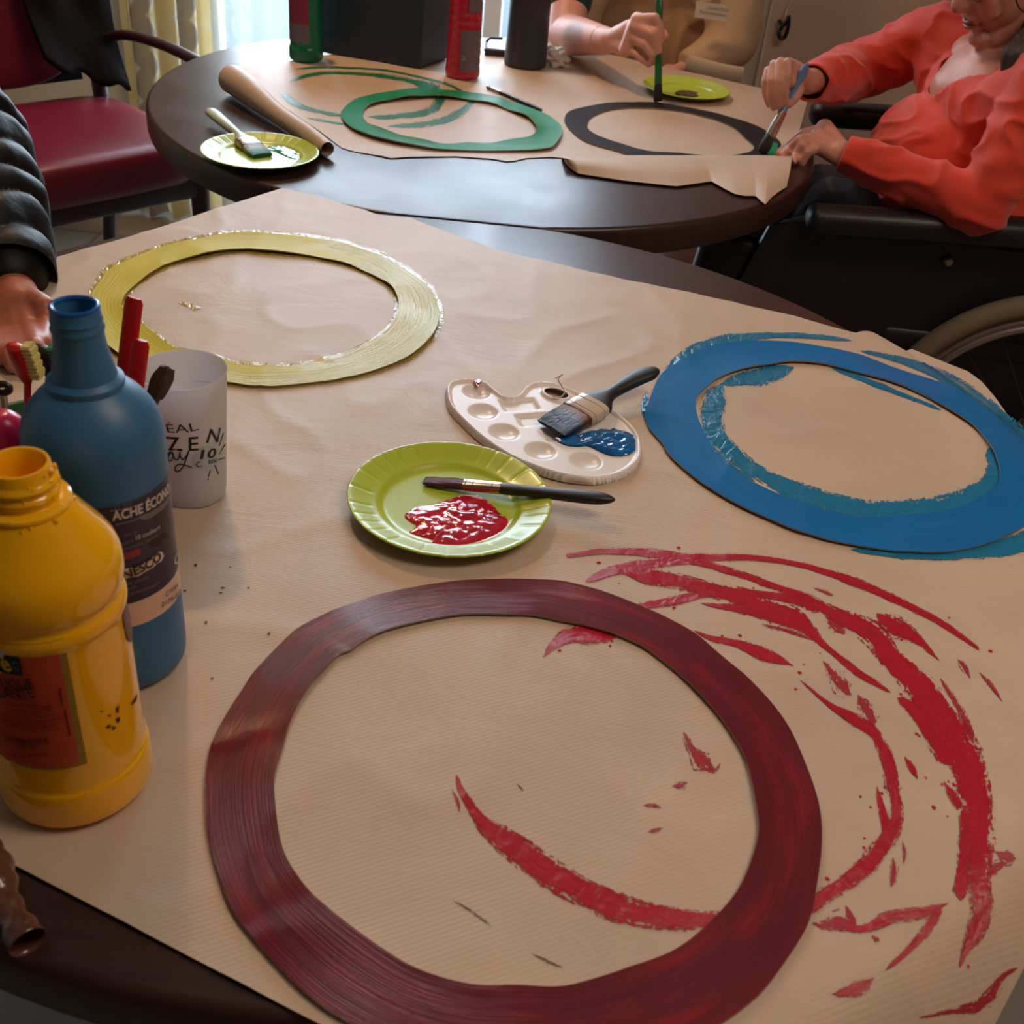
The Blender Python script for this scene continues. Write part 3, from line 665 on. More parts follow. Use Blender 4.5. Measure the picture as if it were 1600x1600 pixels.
# scalloped glossy fringe of wet paint crinkling the paper along both edges of the yellow ring
for base, sgn, lo, hi in ((YO, 1, 0, 27), (YI, -1, 0, 25)):
    Q = spline(np.array([(a, b) for a, b in base], float), 160, True)
    cen = Q.mean(0); pts = [(q[0]+(q-cen)[0]*.012*sgn, q[1]+(q-cen)[1]*.014*sgn, 11) for q in Q]+[]
    pts.append(pts[0]); stroke(pts, zp_near, M['yellow_stroke'], pn, over=1.6, dz=.0005)
ring('yellow_ring', YO, YI, zp_near, M['yellow_ring'], 'wet yellow painted ring at the back left of the near table', lift=.0016, wav=.0022)
for s in ([(278,470,4),(290,476,12),(305,480,12),(315,482,4)],): stroke(s, zp_near, M['yellow_stroke'], pn, over=1.6)
BO = [(1008,646),(1015,624),(1032,586),(1060,566),(1105,543),(1161,534),(1225,534),(1281,541),(1337,552),(1412,579),(1469,597),(1517,622),(1555,650),(1585,676),(1602,693),(1622,722),(1632,760),(1625,798),(1600,822),(1562,841),(1517,855),(1469,862),(1412,861),(1337,852),(1262,834),(1206,813),(1150,787),(1097,755),(1049,714),(1034,691),(1015,669)]
BI = [(1087,627),(1097,611),(1124,590),(1161,577),(1206,569),(1244,565),(1300,571),(1349,584),(1397,597),(1442,616),(1487,642),(1521,665),(1540,687),(1556,714),(1562,744),(1550,766),(1515,786),(1480,797),(1431,804),(1394,807),(1341,809),(1281,796),(1225,777),(1169,751),(1131,721),(1105,687),(1090,650)]
ring('blue_ring', BO, BI, zp_near, M['blue_ring'], 'blue painted ring on the right of the near table', lift=.0014, wav=.0012)
GO = [(533,181),(537,169),(556,155),(594,147),(644,141),(681,142),(725,144),(775,150),(806,161),(844,175),(872,194),(878,209),(869,225),(853,233),(791,235),(712,234),(666,231),(603,220),(566,209),(544,197)]
GI = [(567,178),(575,166),(603,158),(647,153),(681,152),(731,156),(769,162),(803,175),(828,187),(838,205),(828,215),(794,221),(712,225),(666,222),(619,212),(584,200),(570,189)]
ring('green_ring', GO, GI, zp_far, M['green_ring'], 'green painted ring lying over green brush lines on the far table', lift=.002, wav=.004)
KO = [(882,186),(889,174),(912,167),(955,160),(997,159),(1031,160),(1067,166),(1104,173),(1146,184),(1177,194),(1199,205),(1219,222),(1216,238),(1188,246),(1138,249),(1081,249),(1039,247),(991,245),(963,235),(927,225),(904,214),(887,198)]
KI = [(918,194),(924,183),(946,173),(980,168),(1025,169),(1067,174),(1109,184),(1143,197),(1163,214),(1178,229),(1168,238),(1138,243),(1109,243),(1053,238),(1011,235),(974,225),(941,214),(921,203)]
kr = ring('black_ring', KO, KI, zp_far, M['black_ring'], 'black painted ring being brushed on the far table, still green at one end', lift=.001, wav=0)
def flatpatch(name, px, z, mat, parent, th=.0008):
    P = [U(u, v, z) for u, v in px]; n = len(P); v = P+[p-np.array([0, 0, th]) for p in P]
    f = [tuple(range(n)), tuple(range(2*n-1, n-1, -1))]+[(i, i+n, (i+1) % n+n, (i+1) % n) for i in range(n)]
    return mk(name, v, f, mat, parent, False)
gp = flatpatch('green_patch', [(1192, 222), (1203, 219), (1215, 224), (1217, 236), (1214, 243), (1204, 245), (1196, 238)], TZ+.0062, M['green_ring'], kr)
gp['label'] = 'still green unpainted end of the ring'

# ================================================================== BRUSHES
def brush(name, tip, end, wdir, label, segs, parent_cat='brush', group=None, holder=None):
    """segs: (part name, material, [(metres from tip, half width, half thickness, sideways offset, lift)])"""
    tip = np.array(tip, float); end = np.array(end, float); L = np.linalg.norm(end-tip); A = (end-tip)/L
    Wd = np.array(wdir, float); Wd -= A*Wd.dot(A); Wd /= np.linalg.norm(Wd); T = np.cross(A, Wd)
    t = thing(name, tip, label, 'brush', group or 'paint brushes')
    for pn_, mat, st in segs:
        st = np.array([list(s)+[0]*(5-len(s)) for s in st], float)
        n = max(12, len(st)*5) if len(st) > 2 else 8
        Q = spline(st, n) if len(st) > 2 else np.array([st[0]+(st[1]-st[0])*i/(n-1) for i in range(n)])
        seg = 28; v = []; uv = []; f = []
        for i, (d, w, h, so, li) in enumerate(Q):
            for k in range(seg):
                a = 2*PI*k/seg; ca, sa = math.cos(a), math.sin(a); ex = .55 if pn_ in ('ferrule', 'bristles') else .8
                p = tip+A*d+Wd*(so+max(w, 3e-4)*math.copysign(abs(ca)**ex, ca))+T*(li+max(h, 3e-4)*math.copysign(abs(sa)**ex, sa))
                if pn_ == 'bristles':
                    e = (1-i/(n-1))**3; p = p+A*(noise.noise(Vector((k*1.7, 3, w*40)))*.004)*e+T*noise.noise(Vector((k*2.1, i*.2, 1)))*.0007
                v.append(p); uv.append((i/(n-1), k/seg))
        for i in range(n-1):
            for k in range(seg): f.append((i*seg+k, i*seg+(k+1) % seg, (i+1)*seg+(k+1) % seg, (i+1)*seg+k))
        f.append(tuple(range(seg-1, -1, -1))); f.append(tuple((n-1)*seg+k for k in range(seg)))
        o = mk(pn_, v, f, mat, t, True, uv)
        if pn_ == 'ferrule':
            for fr in (.12, .3, .8):
                d, w, h = Q[int(fr*(n-1))][:3]; r = MB(); ring_pts = []
                for k in range(36):
                    a = 2*PI*k/36; ca, sa = math.cos(a), math.sin(a)
                    ring_pts.append(tip+A*d+Wd*(w*math.copysign(abs(ca)**.55, ca))+T*(Q[int(fr*(n-1))][4]+h*math.copysign(abs(sa)**.55, sa)))
                r.tube(ring_pts, .0005, 5, closed=True); r.build('crimp', mat, o)
    return t

# ================================================================== PLATES
def plate(c, label, R=.0897, H=.0125, paint=None):
    z0 = TZ+.0042; t = thing('paper_plate', (c[0], c[1], z0), label, 'plate', 'lime green paper plates')
    prof = [(0, .0002), (.052, .0002), (.058, .0006), (.0615, .0026), (.064, .0042), (.070, .0058), (.082, .0105), (.0875, H), (R, H-.0002), (R+.0005, H-.0012), (R-.001, H-.0022), (.082, .0090), (.070, .0044), (.063, .0026), (.059, -.0008), (.052, -.0012), (0, -.0012)]
    prof = [(0, .0002)]+sm(prof[1:], 2)
    m = MB(); m.lathe([(r, z+z0) for r, z in prof], (c[0], c[1], 0), 336); v = []
    for x, y, z in m.v:
        r = math.hypot(x-c[0], y-c[1]); a = math.atan2(y-c[1], x-c[0])/(2*PI)*28+.35*math.sin(math.atan2(y-c[1], x-c[0])*5); g = max(0, 1-abs(a-round(a))*9)
        v.append((x, y, z-.0006*g*min(1, max(0, (r-.0665)/.006))))
    m.v = v; m.build('dish', M['plate'], t, 'all')
    return t
def puddle(name, px, z, mat, parent, h=.0022, seed=1, nz=None):
    """blob of thick paint: domed, lumpy, ragged outline"""
    P = np.array([U(u, v, z)[:2] for u, v in px]); c = P.mean(0); Q = spline(P, 260, True); K = 40; v = []; f = []
    for i, q in enumerate(Q):
        jag = 1+.035*noise.noise(Vector((i*.25, seed, 0)))+.02*noise.noise(Vector((i*.8, seed, 5)))
        for k in range(K+1):
            s = k/K; p = c+(q-c)*s*(jag if s > .6 else 1)
            zz = h*(1-s**6)*(.6+.9*abs(noise.noise(Vector((p[0]*70, p[1]*70, seed))))+.22*noise.noise(Vector((p[0]*170, p[1]*170, seed))))
            v.append((p[0], p[1], z+max(zz, 0 if k == K else .0002)+.0001))
    n = len(Q)
    for i in range(n):
        for k in range(K): a = i*(K+1)+k; b = ((i+1) % n)*(K+1)+k; f.append((a, a+1, b+1, b))
    return mk(name, v, f, mat, parent, 'all')
p1 = plate((-.056, .808), 'lime green paper plate with a puddle of red paint, beside the white palette')
puddle('red_paint', [(632,807),(641,797),(655,791),(680,787),(705,779),(726,773),(748,775),(765,785),(779,800),(793,812),(792,824),(781,833),(765,841),(748,848),(722,857),(700,858),(672,855),(676,845),(655,838),(640,832),(650,822),(640,815)], TZ+.0046, M['wet_red'], p1, .003, 2)
p2 = plate((-.446, 1.698), 'lime green paper plate with green paint, at the left edge of the far table')
puddle('green_paint', [(428,226),(440,221),(455,219),(468,222),(478,229),(480,237),(476,246),(466,250),(452,247),(438,241),(425,236),(412,232)], TZ+.0046, M['wet_green'], p2, .002, 3)
p3 = plate((.264, 2.39), 'lime green paper plate with black paint, beside the upright green brush', R=.0897)
puddle('black_paint', [(1054,145),(1062,141),(1078,141),(1091,145),(1088,147),(1092,150),(1084,152),(1070,150),(1058,149)], TZ+.0046, M['wet_black'], p3, .001, 4)

# red paint brush resting across the middle plate
bt, be = U(664, 751, TZ+.0075), U(961, 781, TZ+.0235)
side = U(700, 780, TZ)-U(700, 750, TZ)
L = np.linalg.norm(be-bt)
brush('paint_brush', bt, be, side, 'black handled brush with red bristles lying across the middle lime plate', [
 ('bristles', M['br_red'], [(0, .0058, .0012), (.012, .0066, .0026), (.028, .0064, .0034), (.040, .0058, .0034)]),
 ('ferrule', M['ferrule'], [(.036, .0066, .0036), (.052, .0060, .0040), (.0705, .0056, .0044)]),
 ('handle', M['handle_black'], [(.069, .0056, .0044), (.078, .0064, .0046), (.098, .0058, .0042), (.125, .0068, .0046), (L-.02, .0074, .005), (L-.006, .0048, .0036), (L, .001, .001)])])

# ================================================================== PALETTE
pal_px = [(696,608),(700,597),(714,591),(736,590),(759,595),(772,604),(786,615),(797,618),(809,615),(819,603),(833,596),(851,595),(871,598),(894,606),(927,624),(959,640),(981,655),(999,676),(1004,696),(1002,714),(988,730),(963,742),(927,747),(882,742),(837,729),(792,709),(752,682),(720,653),(701,631)]
ZP = TZ+.0086
palo = thing('paint_palette', U(850, 665), 'white kidney shaped plastic palette holding wet blue paint', 'palette')
def mk_palette():
    O = spline(np.array([U(u, v, ZP+.003)[:2] for u, v in pal_px]), 300, True)
    hole = U(869, 618, ZP)[:2]; wells = [(745,612),(755,643),(788,675),(845,704),(916,720),(965,690)]
    Wc = [U(u, v, ZP)[:2] for u, v in wells]; sq = [(U(812, 632, ZP)[:2], .021, .012, -.35), (U(838, 655, ZP)[:2], .021, .012, -.35), (U(880, 678, ZP)[:2], .021, .012, -.35)]
    hx = []
    for k in range(40):
        a = 2*PI*k/40; e = np.array([math.cos(a)*.0135, math.sin(a)*.0095]); ca, sa = math.cos(-.5), math.sin(-.5)
        hx.append(hole+np.array([e[0]*ca-e[1]*sa, e[0]*sa+e[1]*ca]))
    pts = [tuple(p) for p in O]+[tuple(p) for p in hx]; st = .0017
    x0, y0 = O.min(0); x1, y1 = O.max(0); A_, B_ = O, np.roll(O, -1, 0); H_ = np.array(hx); HB = np.roll(H_, -1, 0)
    def inside(P, Q, x, y):
        m_ = (P[:, 1] > y) != (Q[:, 1] > y); return (P[m_, 0]+(y-P[m_, 1])/(Q[m_, 1]-P[m_, 1])*(Q[m_, 0]-P[m_, 0]) > x).sum() % 2 == 1
    for y in np.arange(y0, y1, st):
        for x in np.arange(x0, x1, st):
            if inside(A_, B_, x, y) and not inside(H_, HB, x, y): pts.append((x, y))
    V, _, Fc, *_ = delaunay_2d_cdt([Vector(p) for p in pts], [], [list(range(300)), list(range(300, 340))], 1, 1e-6)
    def seg_d(P, Q, p):
        d = Q-P; t = np.clip(((p-P)*d).sum(1)/(d*d).sum(1), 0, 1); return np.sqrt((((P+d*t[:, None])-p)**2).sum(1)).min()
    ss = lambda a, b, x: (lambda t: t*t*(3-2*t))(min(1, max(0, (x-a)/(b-a))))
    out = []
    for q in V:
        p = np.array([q.x, q.y]); d = seg_d(A_, B_, p); dh = seg_d(H_, HB, p); z = ZP+.0032
        z -= .0032*ss(.0035, .0062, d)*ss(.002, .0045, dh); z -= .0082*(1-ss(0, .0022, d))
        for w in Wc: 
            r = np.linalg.norm(p-w)/.0155
            if r < 1: z -= .0048*(1-r**2.6)
        for w, a, b, an in sq:
            e = p-w; x_, y_ = e[0]*math.cos(an)-e[1]*math.sin(an), e[0]*math.sin(an)+e[1]*math.cos(an)
            m_ = max(abs(x_)/a, abs(y_)/b); z -= .0030*(1-ss(.72, 1.0, m_))
        out.append((q.x, q.y, z))
    F2 = []
    for g in Fc:
        cx = sum(V[i].x for i in g)/len(g); cy_ = sum(V[i].y for i in g)/len(g)
        if not inside(H_, HB, cx, cy_): F2.append(tuple(g))
    o = mk('tray', out, F2, M['palette'], palo, 'all')
    so = o.modifiers.new('thick', 'SOLIDIFY'); so.thickness = .0011; so.offset = -1
mk_palette()
puddle('blue_paint', [(868,683),(880,681),(900,680),(917,676),(930,672),(944,670),(957,672),(960,669),(966,672),(980,675),(990,681),(993,695),(991,705),(978,711),(960,712),(945,708),(932,702),(918,696),(905,697),(890,696),(875,691)], ZP+.0012, M['wet_blue'], palo, .004, 7)
puddle('red_paint', [(741,594),(748,592),(754,595),(750,600),(748,606),(744,601),(741,598)], ZP+.0022, M['wet_red'], palo, .0006, 8)
bt = (U(835, 657, ZP+.006)+U(889, 681, ZP+.006))/2; be = U(1027, 577, TZ+.030)
side = U(932, 661, ZP+.012)-U(877, 627, ZP+.012); L = np.linalg.norm(be-bt)
brush('flat_paint_brush', bt, be, side, 'wide flat brush with blue stained bristles lying on the white palette', [
 ('bristles', M['br_blue'], [(0, .0195, .0012, .0), (.014, .0205, .0045), (.03, .0198, .0062), (.040, .0192, .0062)]),
 ('ferrule', M['clear'], [(.037, .0205, .0068), (.048, .0204, .0070), (.063, .0202, .0070)]),
 ('handle', M['handle_black'], [(.062, .0200, .0062), (.068, .0192, .0062), (.080, .0110, .0062, -.001), (.092, .0070, .0058, -.002), (.112, .0082, .0058, -.003), (.135, .0104, .0056, -.003), (L-.014, .0102, .0052, -.001), (L-.003, .0060, .0036), (L, .0015, .0012)])])
tw = [U(868, 591, ZP+.024), U(879, 585, ZP+.022), U(872, 593, ZP+.02), U(878, 603, ZP+.012), U(882, 613, ZP+.008), U(876, 620, ZP+.006), U(864, 620, ZP+.005)]
tag(MB().tube(spline(tw, 40), .0008, 6).build('plastic_loop', M['clear']), 'thin clear plastic tag loop lying over the palette thumb hole', 'tag')

# brushes on the far table
bt, be = U(393, 246, TZ+.010), U(326, 171, TZ+.0195)
bt = U(410, 243, TZ+.0075); side = U(428, 240, TZ)-U(392, 247, TZ); L = np.linalg.norm(be-bt)
brush('flat_paint_brush', bt, be, side, 'flat brush with pale handle and green tipped bristles on the far left plate', [
 ('bristles', M['br_green'], [(0, .0165, .0035), (.01, .0180, .0058), (.03, .0178, .0062), (.040, .0172, .0062)]),
 ('ferrule', M['ferrule'], [(.037, .0185, .0066), (.05, .0184, .0068), (.064, .0182, .0068)]),
 ('handle', M['handle_pale'], [(.063, .0178, .0060), (.07, .0160, .006), (.085, .009, .006), (.10, .0075, .006), (.14, .0095, .006), (L-.02, .0115, .0055), (L-.004, .007, .004), (L, .0015, .001)])])
bt, be = U(762, 136, TZ+.0045), U(846, 172, TZ+.006); L = np.linalg.norm(be-bt)
brush('paint_brush', bt, be, U(790, 160)-U(795, 145), 'slim dark brush with a silver ferrule beside the green ring on the far table', [
 ('bristles', M['br_rust'], [(0, .0035, .0016), (.006, .0045, .003), (.014, .0044, .003)]),
 ('ferrule', M['ferrule'], [(.012, .0046, .0034), (.045, .004, .0034)]),
 ('handle', M['handle_black'], [(.044, .0048, .004), (.08, .0042, .0036), (L-.02, .0045, .0036), (L, .002, .002)])])
flat_silver = [(800,150),(846,171),(842,174),(830,173),(798,154)]
o = flatpatch('silver_strip', [(812,158),(848,170),(846,174),(832,173),(812,163)], TZ+.0042, M['ferrule'], None); tag(o, 'small silver strip lying under the slim dark brush', 'strip')

# ================================================================== LETTERS ON ROUND THINGS
def text_mesh(s, size, bold=0, shear=0):
    cu = bpy.data.curves.new('t', 'FONT'); cu.body = s; cu.size = size; cu.offset = bold; cu.shear = shear; cu.resolution_u = 3; cu.fill_mode = 'FRONT'
    o = bpy.data.objects.new('t', cu); C.objects.link(o); dg = bpy.context.evaluated_depsgraph_get(); dg.update()
    me = bpy.data.meshes.new_from_object(o.evaluated_get(dg)); V = np.array([v.co[:] for v in me.vertices]).reshape(-1, 3); Fc = [tuple(p.vertices) for p in me.polygons]
    bpy.data.objects.remove(o); bpy.data.curves.remove(cu); bpy.data.meshes.remove(me)
    return V, Fc
def cyl_hit(u, v, c, r):
    D = ray(u, v); a = D[0]**2+D[1]**2; b = -2*(D[0]*c[0]+D[1]*c[1]); k = c[0]**2+c[1]**2-r*r; q = b*b-4*a*k
    if q < 0: q = 0
    t = (-b-math.sqrt(q))/(2*a); P = CAM+D*t; return math.atan2(P[1]-c[1], P[0]-c[0]), P[2]
def on_cyl(name, V, Fc, c, rf, th0, z0, mat, parent, off=.0003, rot=0):
    out = []
    for x, y, _ in V:
        if rot: x, y = x*math.cos(rot)-y*math.sin(rot), x*math.sin(rot)+y*math.cos(rot)
        z = z0+y; r = rf(z) if callable(rf) else rf; th = th0+x/r; out.append((c[0]+(r+off)*math.cos(th), c[1]+(r+off)*math.sin(th), z))
    return mk(name, out, Fc, mat, parent, False, auto=True)
def put_text(s, uv0, uv1, c, rf, mat, parent, size=None, bold=0, sx=None, shear=0, off=.0004, name='lettering'):
    """text whose first letter starts at photo point uv0 and whose last ends at uv1 (both on the round wall)"""
    r0 = rf(TZ+.08) if callable(rf) else rf
    a0, z0 = cyl_hit(*uv0, c, r0); a1, z1 = cyl_hit(*uv1, c, r0)
    V, Fc = text_mesh(s, 1, bold, shear); w = V[:, 0].max()-V[:, 0].min(); V[:, 0] -= V[:, 0].min(); k = (a1-a0)*r0/w
    V[:, 0] *= k; V[:, 1] *= (size if size else k)
    return on_cyl(name, V, Fc, c, rf, a0, z0, mat, parent, off, rot=math.atan2(z1-z0, (a1-a0)*r0))
def cyl_patch(name, th0, th1, z0, z1, c, rf, mat, parent, off=.0002, n=40, m=8, round_=0):
    v = []; f = []
    for j in range(m+1):
        z = z0+(z1-z0)*j/m; r = (rf(z) if callable(rf) else rf)+off
        for i in range(n+1): a = th0+(th1-th0)*i/n; v.append((c[0]+r*math.cos(a), c[1]+r*math.sin(a), z))
    for j in range(m):
        for i in range(n): a = j*(n+1)+i; f.append((a, a+1, a+n+2, a+n+1))
    return mk(name, v, f, mat, parent, 'all', auto=True)
def grid_in(V, st):
    P = np.array([q[:] for q in V]); Q = np.roll(P, -1, 0); out = []
    for y in np.arange(P[:, 1].min(), P[:, 1].max(), st):
        m_ = (P[:, 1] > y) != (Q[:, 1] > y); xs = np.sort(P[m_, 0]+(y-P[m_, 1])/(Q[m_, 1]-P[m_, 1])*(Q[m_, 0]-P[m_, 0]))
        for a, b in zip(xs[::2], xs[1::2]):
            x = a+st*.6
            while x < b-st*.5: out.append(Vector((x, y))); x += st
    return out
def px_patch(name, px, c, rf, mat, parent, off=.0003):
    """flat mark on a round wall with the outline given as photo points"""
    r = rf(TZ+.08) if callable(rf) else rf; H = [cyl_hit(u, v, c, r) for u, v in px]
    V = [Vector((a*r, z)) for a, z in H]; n = len(V); V += grid_in(V, .0016); V2, _, Fc, *_ = delaunay_2d_cdt(V, [], [list(range(n))], 1, 1e-7)
    out = []
    for q in V2: rr = (rf(q.y) if callable(rf) else rf)+off; out.append((c[0]+rr*math.cos(q.x/r), c[1]+rr*math.sin(q.x/r), q.y))
    return mk(name, out, Fc, mat, parent, False, auto=True)
def px_line(name, px, c, rf, mat, parent, w=.0006, off=.0002):
    r = rf(TZ+.08) if callable(rf) else rf; P = []
    Q = spline(np.array(px, float), max(2, len(px)*8)) if len(px) > 2 else np.array([np.array(px[0])+(np.array(px[1])-np.array(px[0]))*t for t in np.linspace(0, 1, 10)])
    for u, v in Q:
        a, z = cyl_hit(u, v, c, r); rr = (rf(z) if callable(rf) else rf)+off; P.append((c[0]+rr*math.cos(a), c[1]+rr*math.sin(a), z))
    return MB().tube(P, w, 6).build(name, mat, parent)

# ------------------------------------------------------------------ blue bottle
Bc = (-.264, .578); t = thing('paint_bottle', (Bc[0], Bc[1], TZ+.0035), 'open blue paint bottle with a navy label standing behind the yellow bottle', 'bottle', 'paint bottles'); bB = t; Zb = TZ+.0035
bp = sm([(.0, .0015), (.034, .0), (.0405, .003), (.0424, .010), (.0422, .05), (.0420, .12), (.0424, .160), (.0428, .178), (.0425, .190), (.0395, .201), (.033, .211), (.027, .217), (.0226, .2205)], 2)
bp += [(.0226, .2205), (.0229, .222), (.0226, .2245), (.0205, .2262), (.0192, .2270)]+sm([(.0190, .2272), (.0178, .234), (.0160, .2415), (.0150, .248), (.0146, .256)], 2)
bp += [(.0151, .2568), (.0155, .2582), (.0151, .2597), (.0146, .2604), (.0145, .2625), (.0150, .2633), (.0147, .2646), (.0142, .2655), (.0141, .2700), (.0138, .2712), (.0128, .2714), (.0118, .2706), (.0114, .266), (.0114, .245)]
MB().lathe([(r, z+Zb) for r, z in bp], (Bc[0], Bc[1], 0), 72).build('body', M['blue_plastic'], t)
_bo = [(z, r) for r, z in bp[:bp.index((.0226, .2205))]]; rr_ = lambda z: float(np.interp(z-Zb, [q[0] for q in _bo], [q[1] for q in _bo]))
mi = []
for k in range(40):
    a = 2*PI*k/40; mi.append((Bc[0]+.0127*math.cos(a), Bc[1]+.0127*math.sin(a), Zb+.2712+.0006*noise.noise(Vector((k, 1, 1)))))
MB().tube(mi, .0016, 8, closed=True).lathe([(0, Zb+.254), (.0117, Zb+.254), (.0119, Zb+.2705)], (Bc[0], Bc[1], 0), 40).build('mouth_paint', M['blue_inner'], t)
_, zn1 = cyl_hit(199, 935, Bc, .0421); _, zn2 = cyl_hit(279, 885, Bc, .0421); _, zt1 = cyl_hit(172, 795, Bc, .0421); _, zc1 = cyl_hit(207, 979, Bc, .0421)
zmid, ztop, zbot = (zn1+zn2)/2, zt1+.002, zc1
lb = cyl_patch('label', -PI*1.05, .35, zmid, ztop, Bc, rr_, M['label_navy'], t, .0003)
cyl_patch('label_band', -PI*1.05, .35, zbot, zmid, Bc, rr_, M['label_cream'], t, .0003)
G = lambda s, a, b, mat, size, **k: put_text(s, a, b, Bc, rr_, mat, lb, size, off=.0011, **k)
G('ACHE ÉCONO', (175, 812), (262, 767), M['ink_white'], .0098, bold=.03)
G('MIQUE', (263, 766), (268, 752), M['ink_white'], .0098, bold=.03) if False else None
G('21 757', (177, 795), (204, 789), M['ink_grey'], .0042)
G('repéchés   agiter', (193, 837), (214, 831), M['ink_grey'], .0036); G('10 couleurs', (211, 843), (248, 825), M['ink_white'], .0052)
G('existe en', (186, 853), (208, 844), M['ink_grey'], .0042); G('gouache liquide', (190, 859), (245, 836), M['ink_grey'], .0036)
G('NESCO', (193, 904), (251, 872), M['ink_black'], .0098, bold=.02)
G('de choix', (196, 914), (231, 902), M['ink_grey'], .0042); G('lavable', (199, 921), (212, 917), M['ink_grey'], .0036); G('dermatologique', (201, 929), (249, 909), M['ink_grey'], .0038)
G('CYAN', (257, 932), (276, 916), M['ink_dark'], .0054); G('2175-003', (250, 948), (279, 926), M['ink_dark'], .0054)
G('CE', (270, 884), (279, 872), M['ink_white'], .0105)
px_patch('badge', [(192,889),(215,884),(235,873),(247,862),(253,862),(256,868),(252,876),(236,888),(216,900),(193,905)], Bc, rr_, M['ink_white'], lb, .0004)
px_patch('badge_inside', [(192,891),(215,886),(235,875),(247,865),(252,865),(253,869),(250,875),(235,886),(215,898),(193,902)], Bc, rr_, M['label_cream'], lb, .00045)
for dots, mat in ((((198,868),(206,866),(214,862)), 'red_dot'), (((238,849),(246,846),(257,838)), 'label_black')):
    for u, v in dots: px_patch('colour_dot', [(u+6*math.cos(a*PI/6), v+6*math.sin(a*PI/6)) for a in range(12)], Bc, rr_, M[mat], lb, .0004)
px_line('label_line', [(172,798),(205,792),(240,776),(262,757)], Bc, rr_, M['ink_grey'], lb, .0003, .0004); px_line('label_line', [(180,820),(215,810),(245,794),(264,778)], Bc, rr_, M['ink_grey'], lb, .0003, .0004)
px_patch('grey_tab', [(217,806),(232,801),(250,790),(261,779),(262,786),(252,797),(236,808),(226,812),(220,811)], Bc, rr_, M['ink_grey'], lb, .0004)

# ------------------------------------------------------------------ yellow bottle
Yc = (-.2554, .4666); Zy = TZ+.0030; t = thing('paint_bottle', (Yc[0], Yc[1], Zy), 'open glossy yellow paint bottle with an orange label, nearest of the bottles', 'bottle', 'paint bottles'); bY = t
yp = sm([(0, .001), (.038, .0), (.0445, .003), (.0458, .009), (.0456, .024), (.0448, .030), (.0436, .032), (.0432, .036), (.0432, .06), (.0432, .110), (.0430, .134), (.0434, .140), (.0446, .144), (.0440, .149), (.0424, .152), (.0422, .155), (.0440, .158), (.0450, .164), (.0449, .171), (.0438, .178), (.0400, .186), (.0330, .196), (.0255, .2075), (.0232, .2105)], 2)
yp += [(.0235, .2112), (.0240, .2122), (.0236, .2137), (.0215, .2146), (.0182, .2152), (.0180, .218), (.0188, .2192), (.0193, .2202), (.0188, .2214), (.0178, .2222), (.0177, .2243), (.0186, .2252), (.0190, .2262), (.0186, .2274), (.0172, .2284), (.0164, .2300), (.0163, .2345), (.0156, .2358), (.0142, .2358), (.0132, .2345), (.0130, .225), (.013, .19)]
MB().lathe([(r, z+Zy) for r, z in yp], (Yc[0], Yc[1], 0), 80).build('body', M['yellow_plastic'], t)
rng = random.Random(4); dr = MB()
for k in range(26):
    a = -1.6+rng.random()*2.3; z = .207+rng.random()*.028; r = np.interp(z, [.205, .2146, .22, .235], [.0262, .0214, .0184, .0166]); s = .0007+rng.random()*.0011
    dr.lathe([(0, -s), (s*.7, -s*.7), (s, 0), (s*.7, s*.7), (0, s)], (Yc[0]+r*math.cos(a), Yc[1]+r*math.sin(a), Zy+z), 8)
dr.build('dried_drips', M['yellow_plastic'], t)['kind'] = 'stuff'
MB().lathe([(0, Zy+.214), (.0131, Zy+.214)], (Yc[0], Yc[1], 0), 40).build('mouth_paint', M['yellow_plastic'], t)
ry = lambda z: .0434
a1, zt = cyl_hit(95, 1003, Yc, .0432); _, zb = cyl_hit(128, 1190, Yc, .0432); a2, _ = cyl_hit(118, 1190, Yc, .0432); ar = (a1+a2)/2
bo = cyl_patch('label_border', ar-2.2, ar+.09, zb-.0022, zt+.0022, Yc, ry, M['label_border'], t, .00015); lo = cyl_patch('label', ar-2.2, ar, zb, zt, Yc, ry, M['label_orange'], t, .0003)
ab, zbb = cyl_hit(37, 1054, Yc, .0432); _, zbt = cyl_hit(36, 1008, Yc, .0432)
cyl_patch('logo_panel', ar-2.1, ab, zbb, zt-.0005, Yc, ry, M['label_black'], lo, .0006)
Gy = lambda s, a, b, mat, size, **k: put_text(s, a, b, Yc, ry, mat, lo, size, off=.0012, **k)
Gy('ge', (-6, 1044), (22, 1046), M['ink_yellow'], .0165, bold=.02); Gy('o', (24, 1046), (34, 1046), M['ink_blue'], .0165, bold=.02)
jig = [(-6,1013),(-3,1010),(1,1011),(3,1015),(8,1014),(11,1017),(9,1021),(6,1021),(8,1025),(5,1028),(1,1026),(-2,1023),(-5,1026),(-9,1025),(-8,1019)]
px_patch('logo_mark', jig, Yc, ry, M['ink_white'], lo, .0011)
Gy('YLIQUE', (-3, 1072), (56, 1073), M['ink_dark'], .0105, bold=.008); Gy('LLANTE', (-4, 1086), (58, 1087), M['ink_dark'], .0105, bold=.008)
lines = [(26,48,1093,1093,'NTE'),(8,56,1099,1100,'à l eau brillante'),(44,82,1104,1103,'opaque lavable'),(20,82,1109,1109,'séchage rapide multi'),(8,90,1115,1114,'pour peindre sur bois carton'),(4,96,1121,1120,'papier tissu plastique métal'),(6,94,1127,1126,'bien agiter avant emploi eau'),(10,88,1133,1132,'nettoyer à l eau savonneuse'),(30,96,1139,1138,'conserver au frais sec')]
for x0_, x1_, ya, yb, s in lines: Gy(s, (x0_, ya), (x1_, yb), M['ink_red'], .0034)
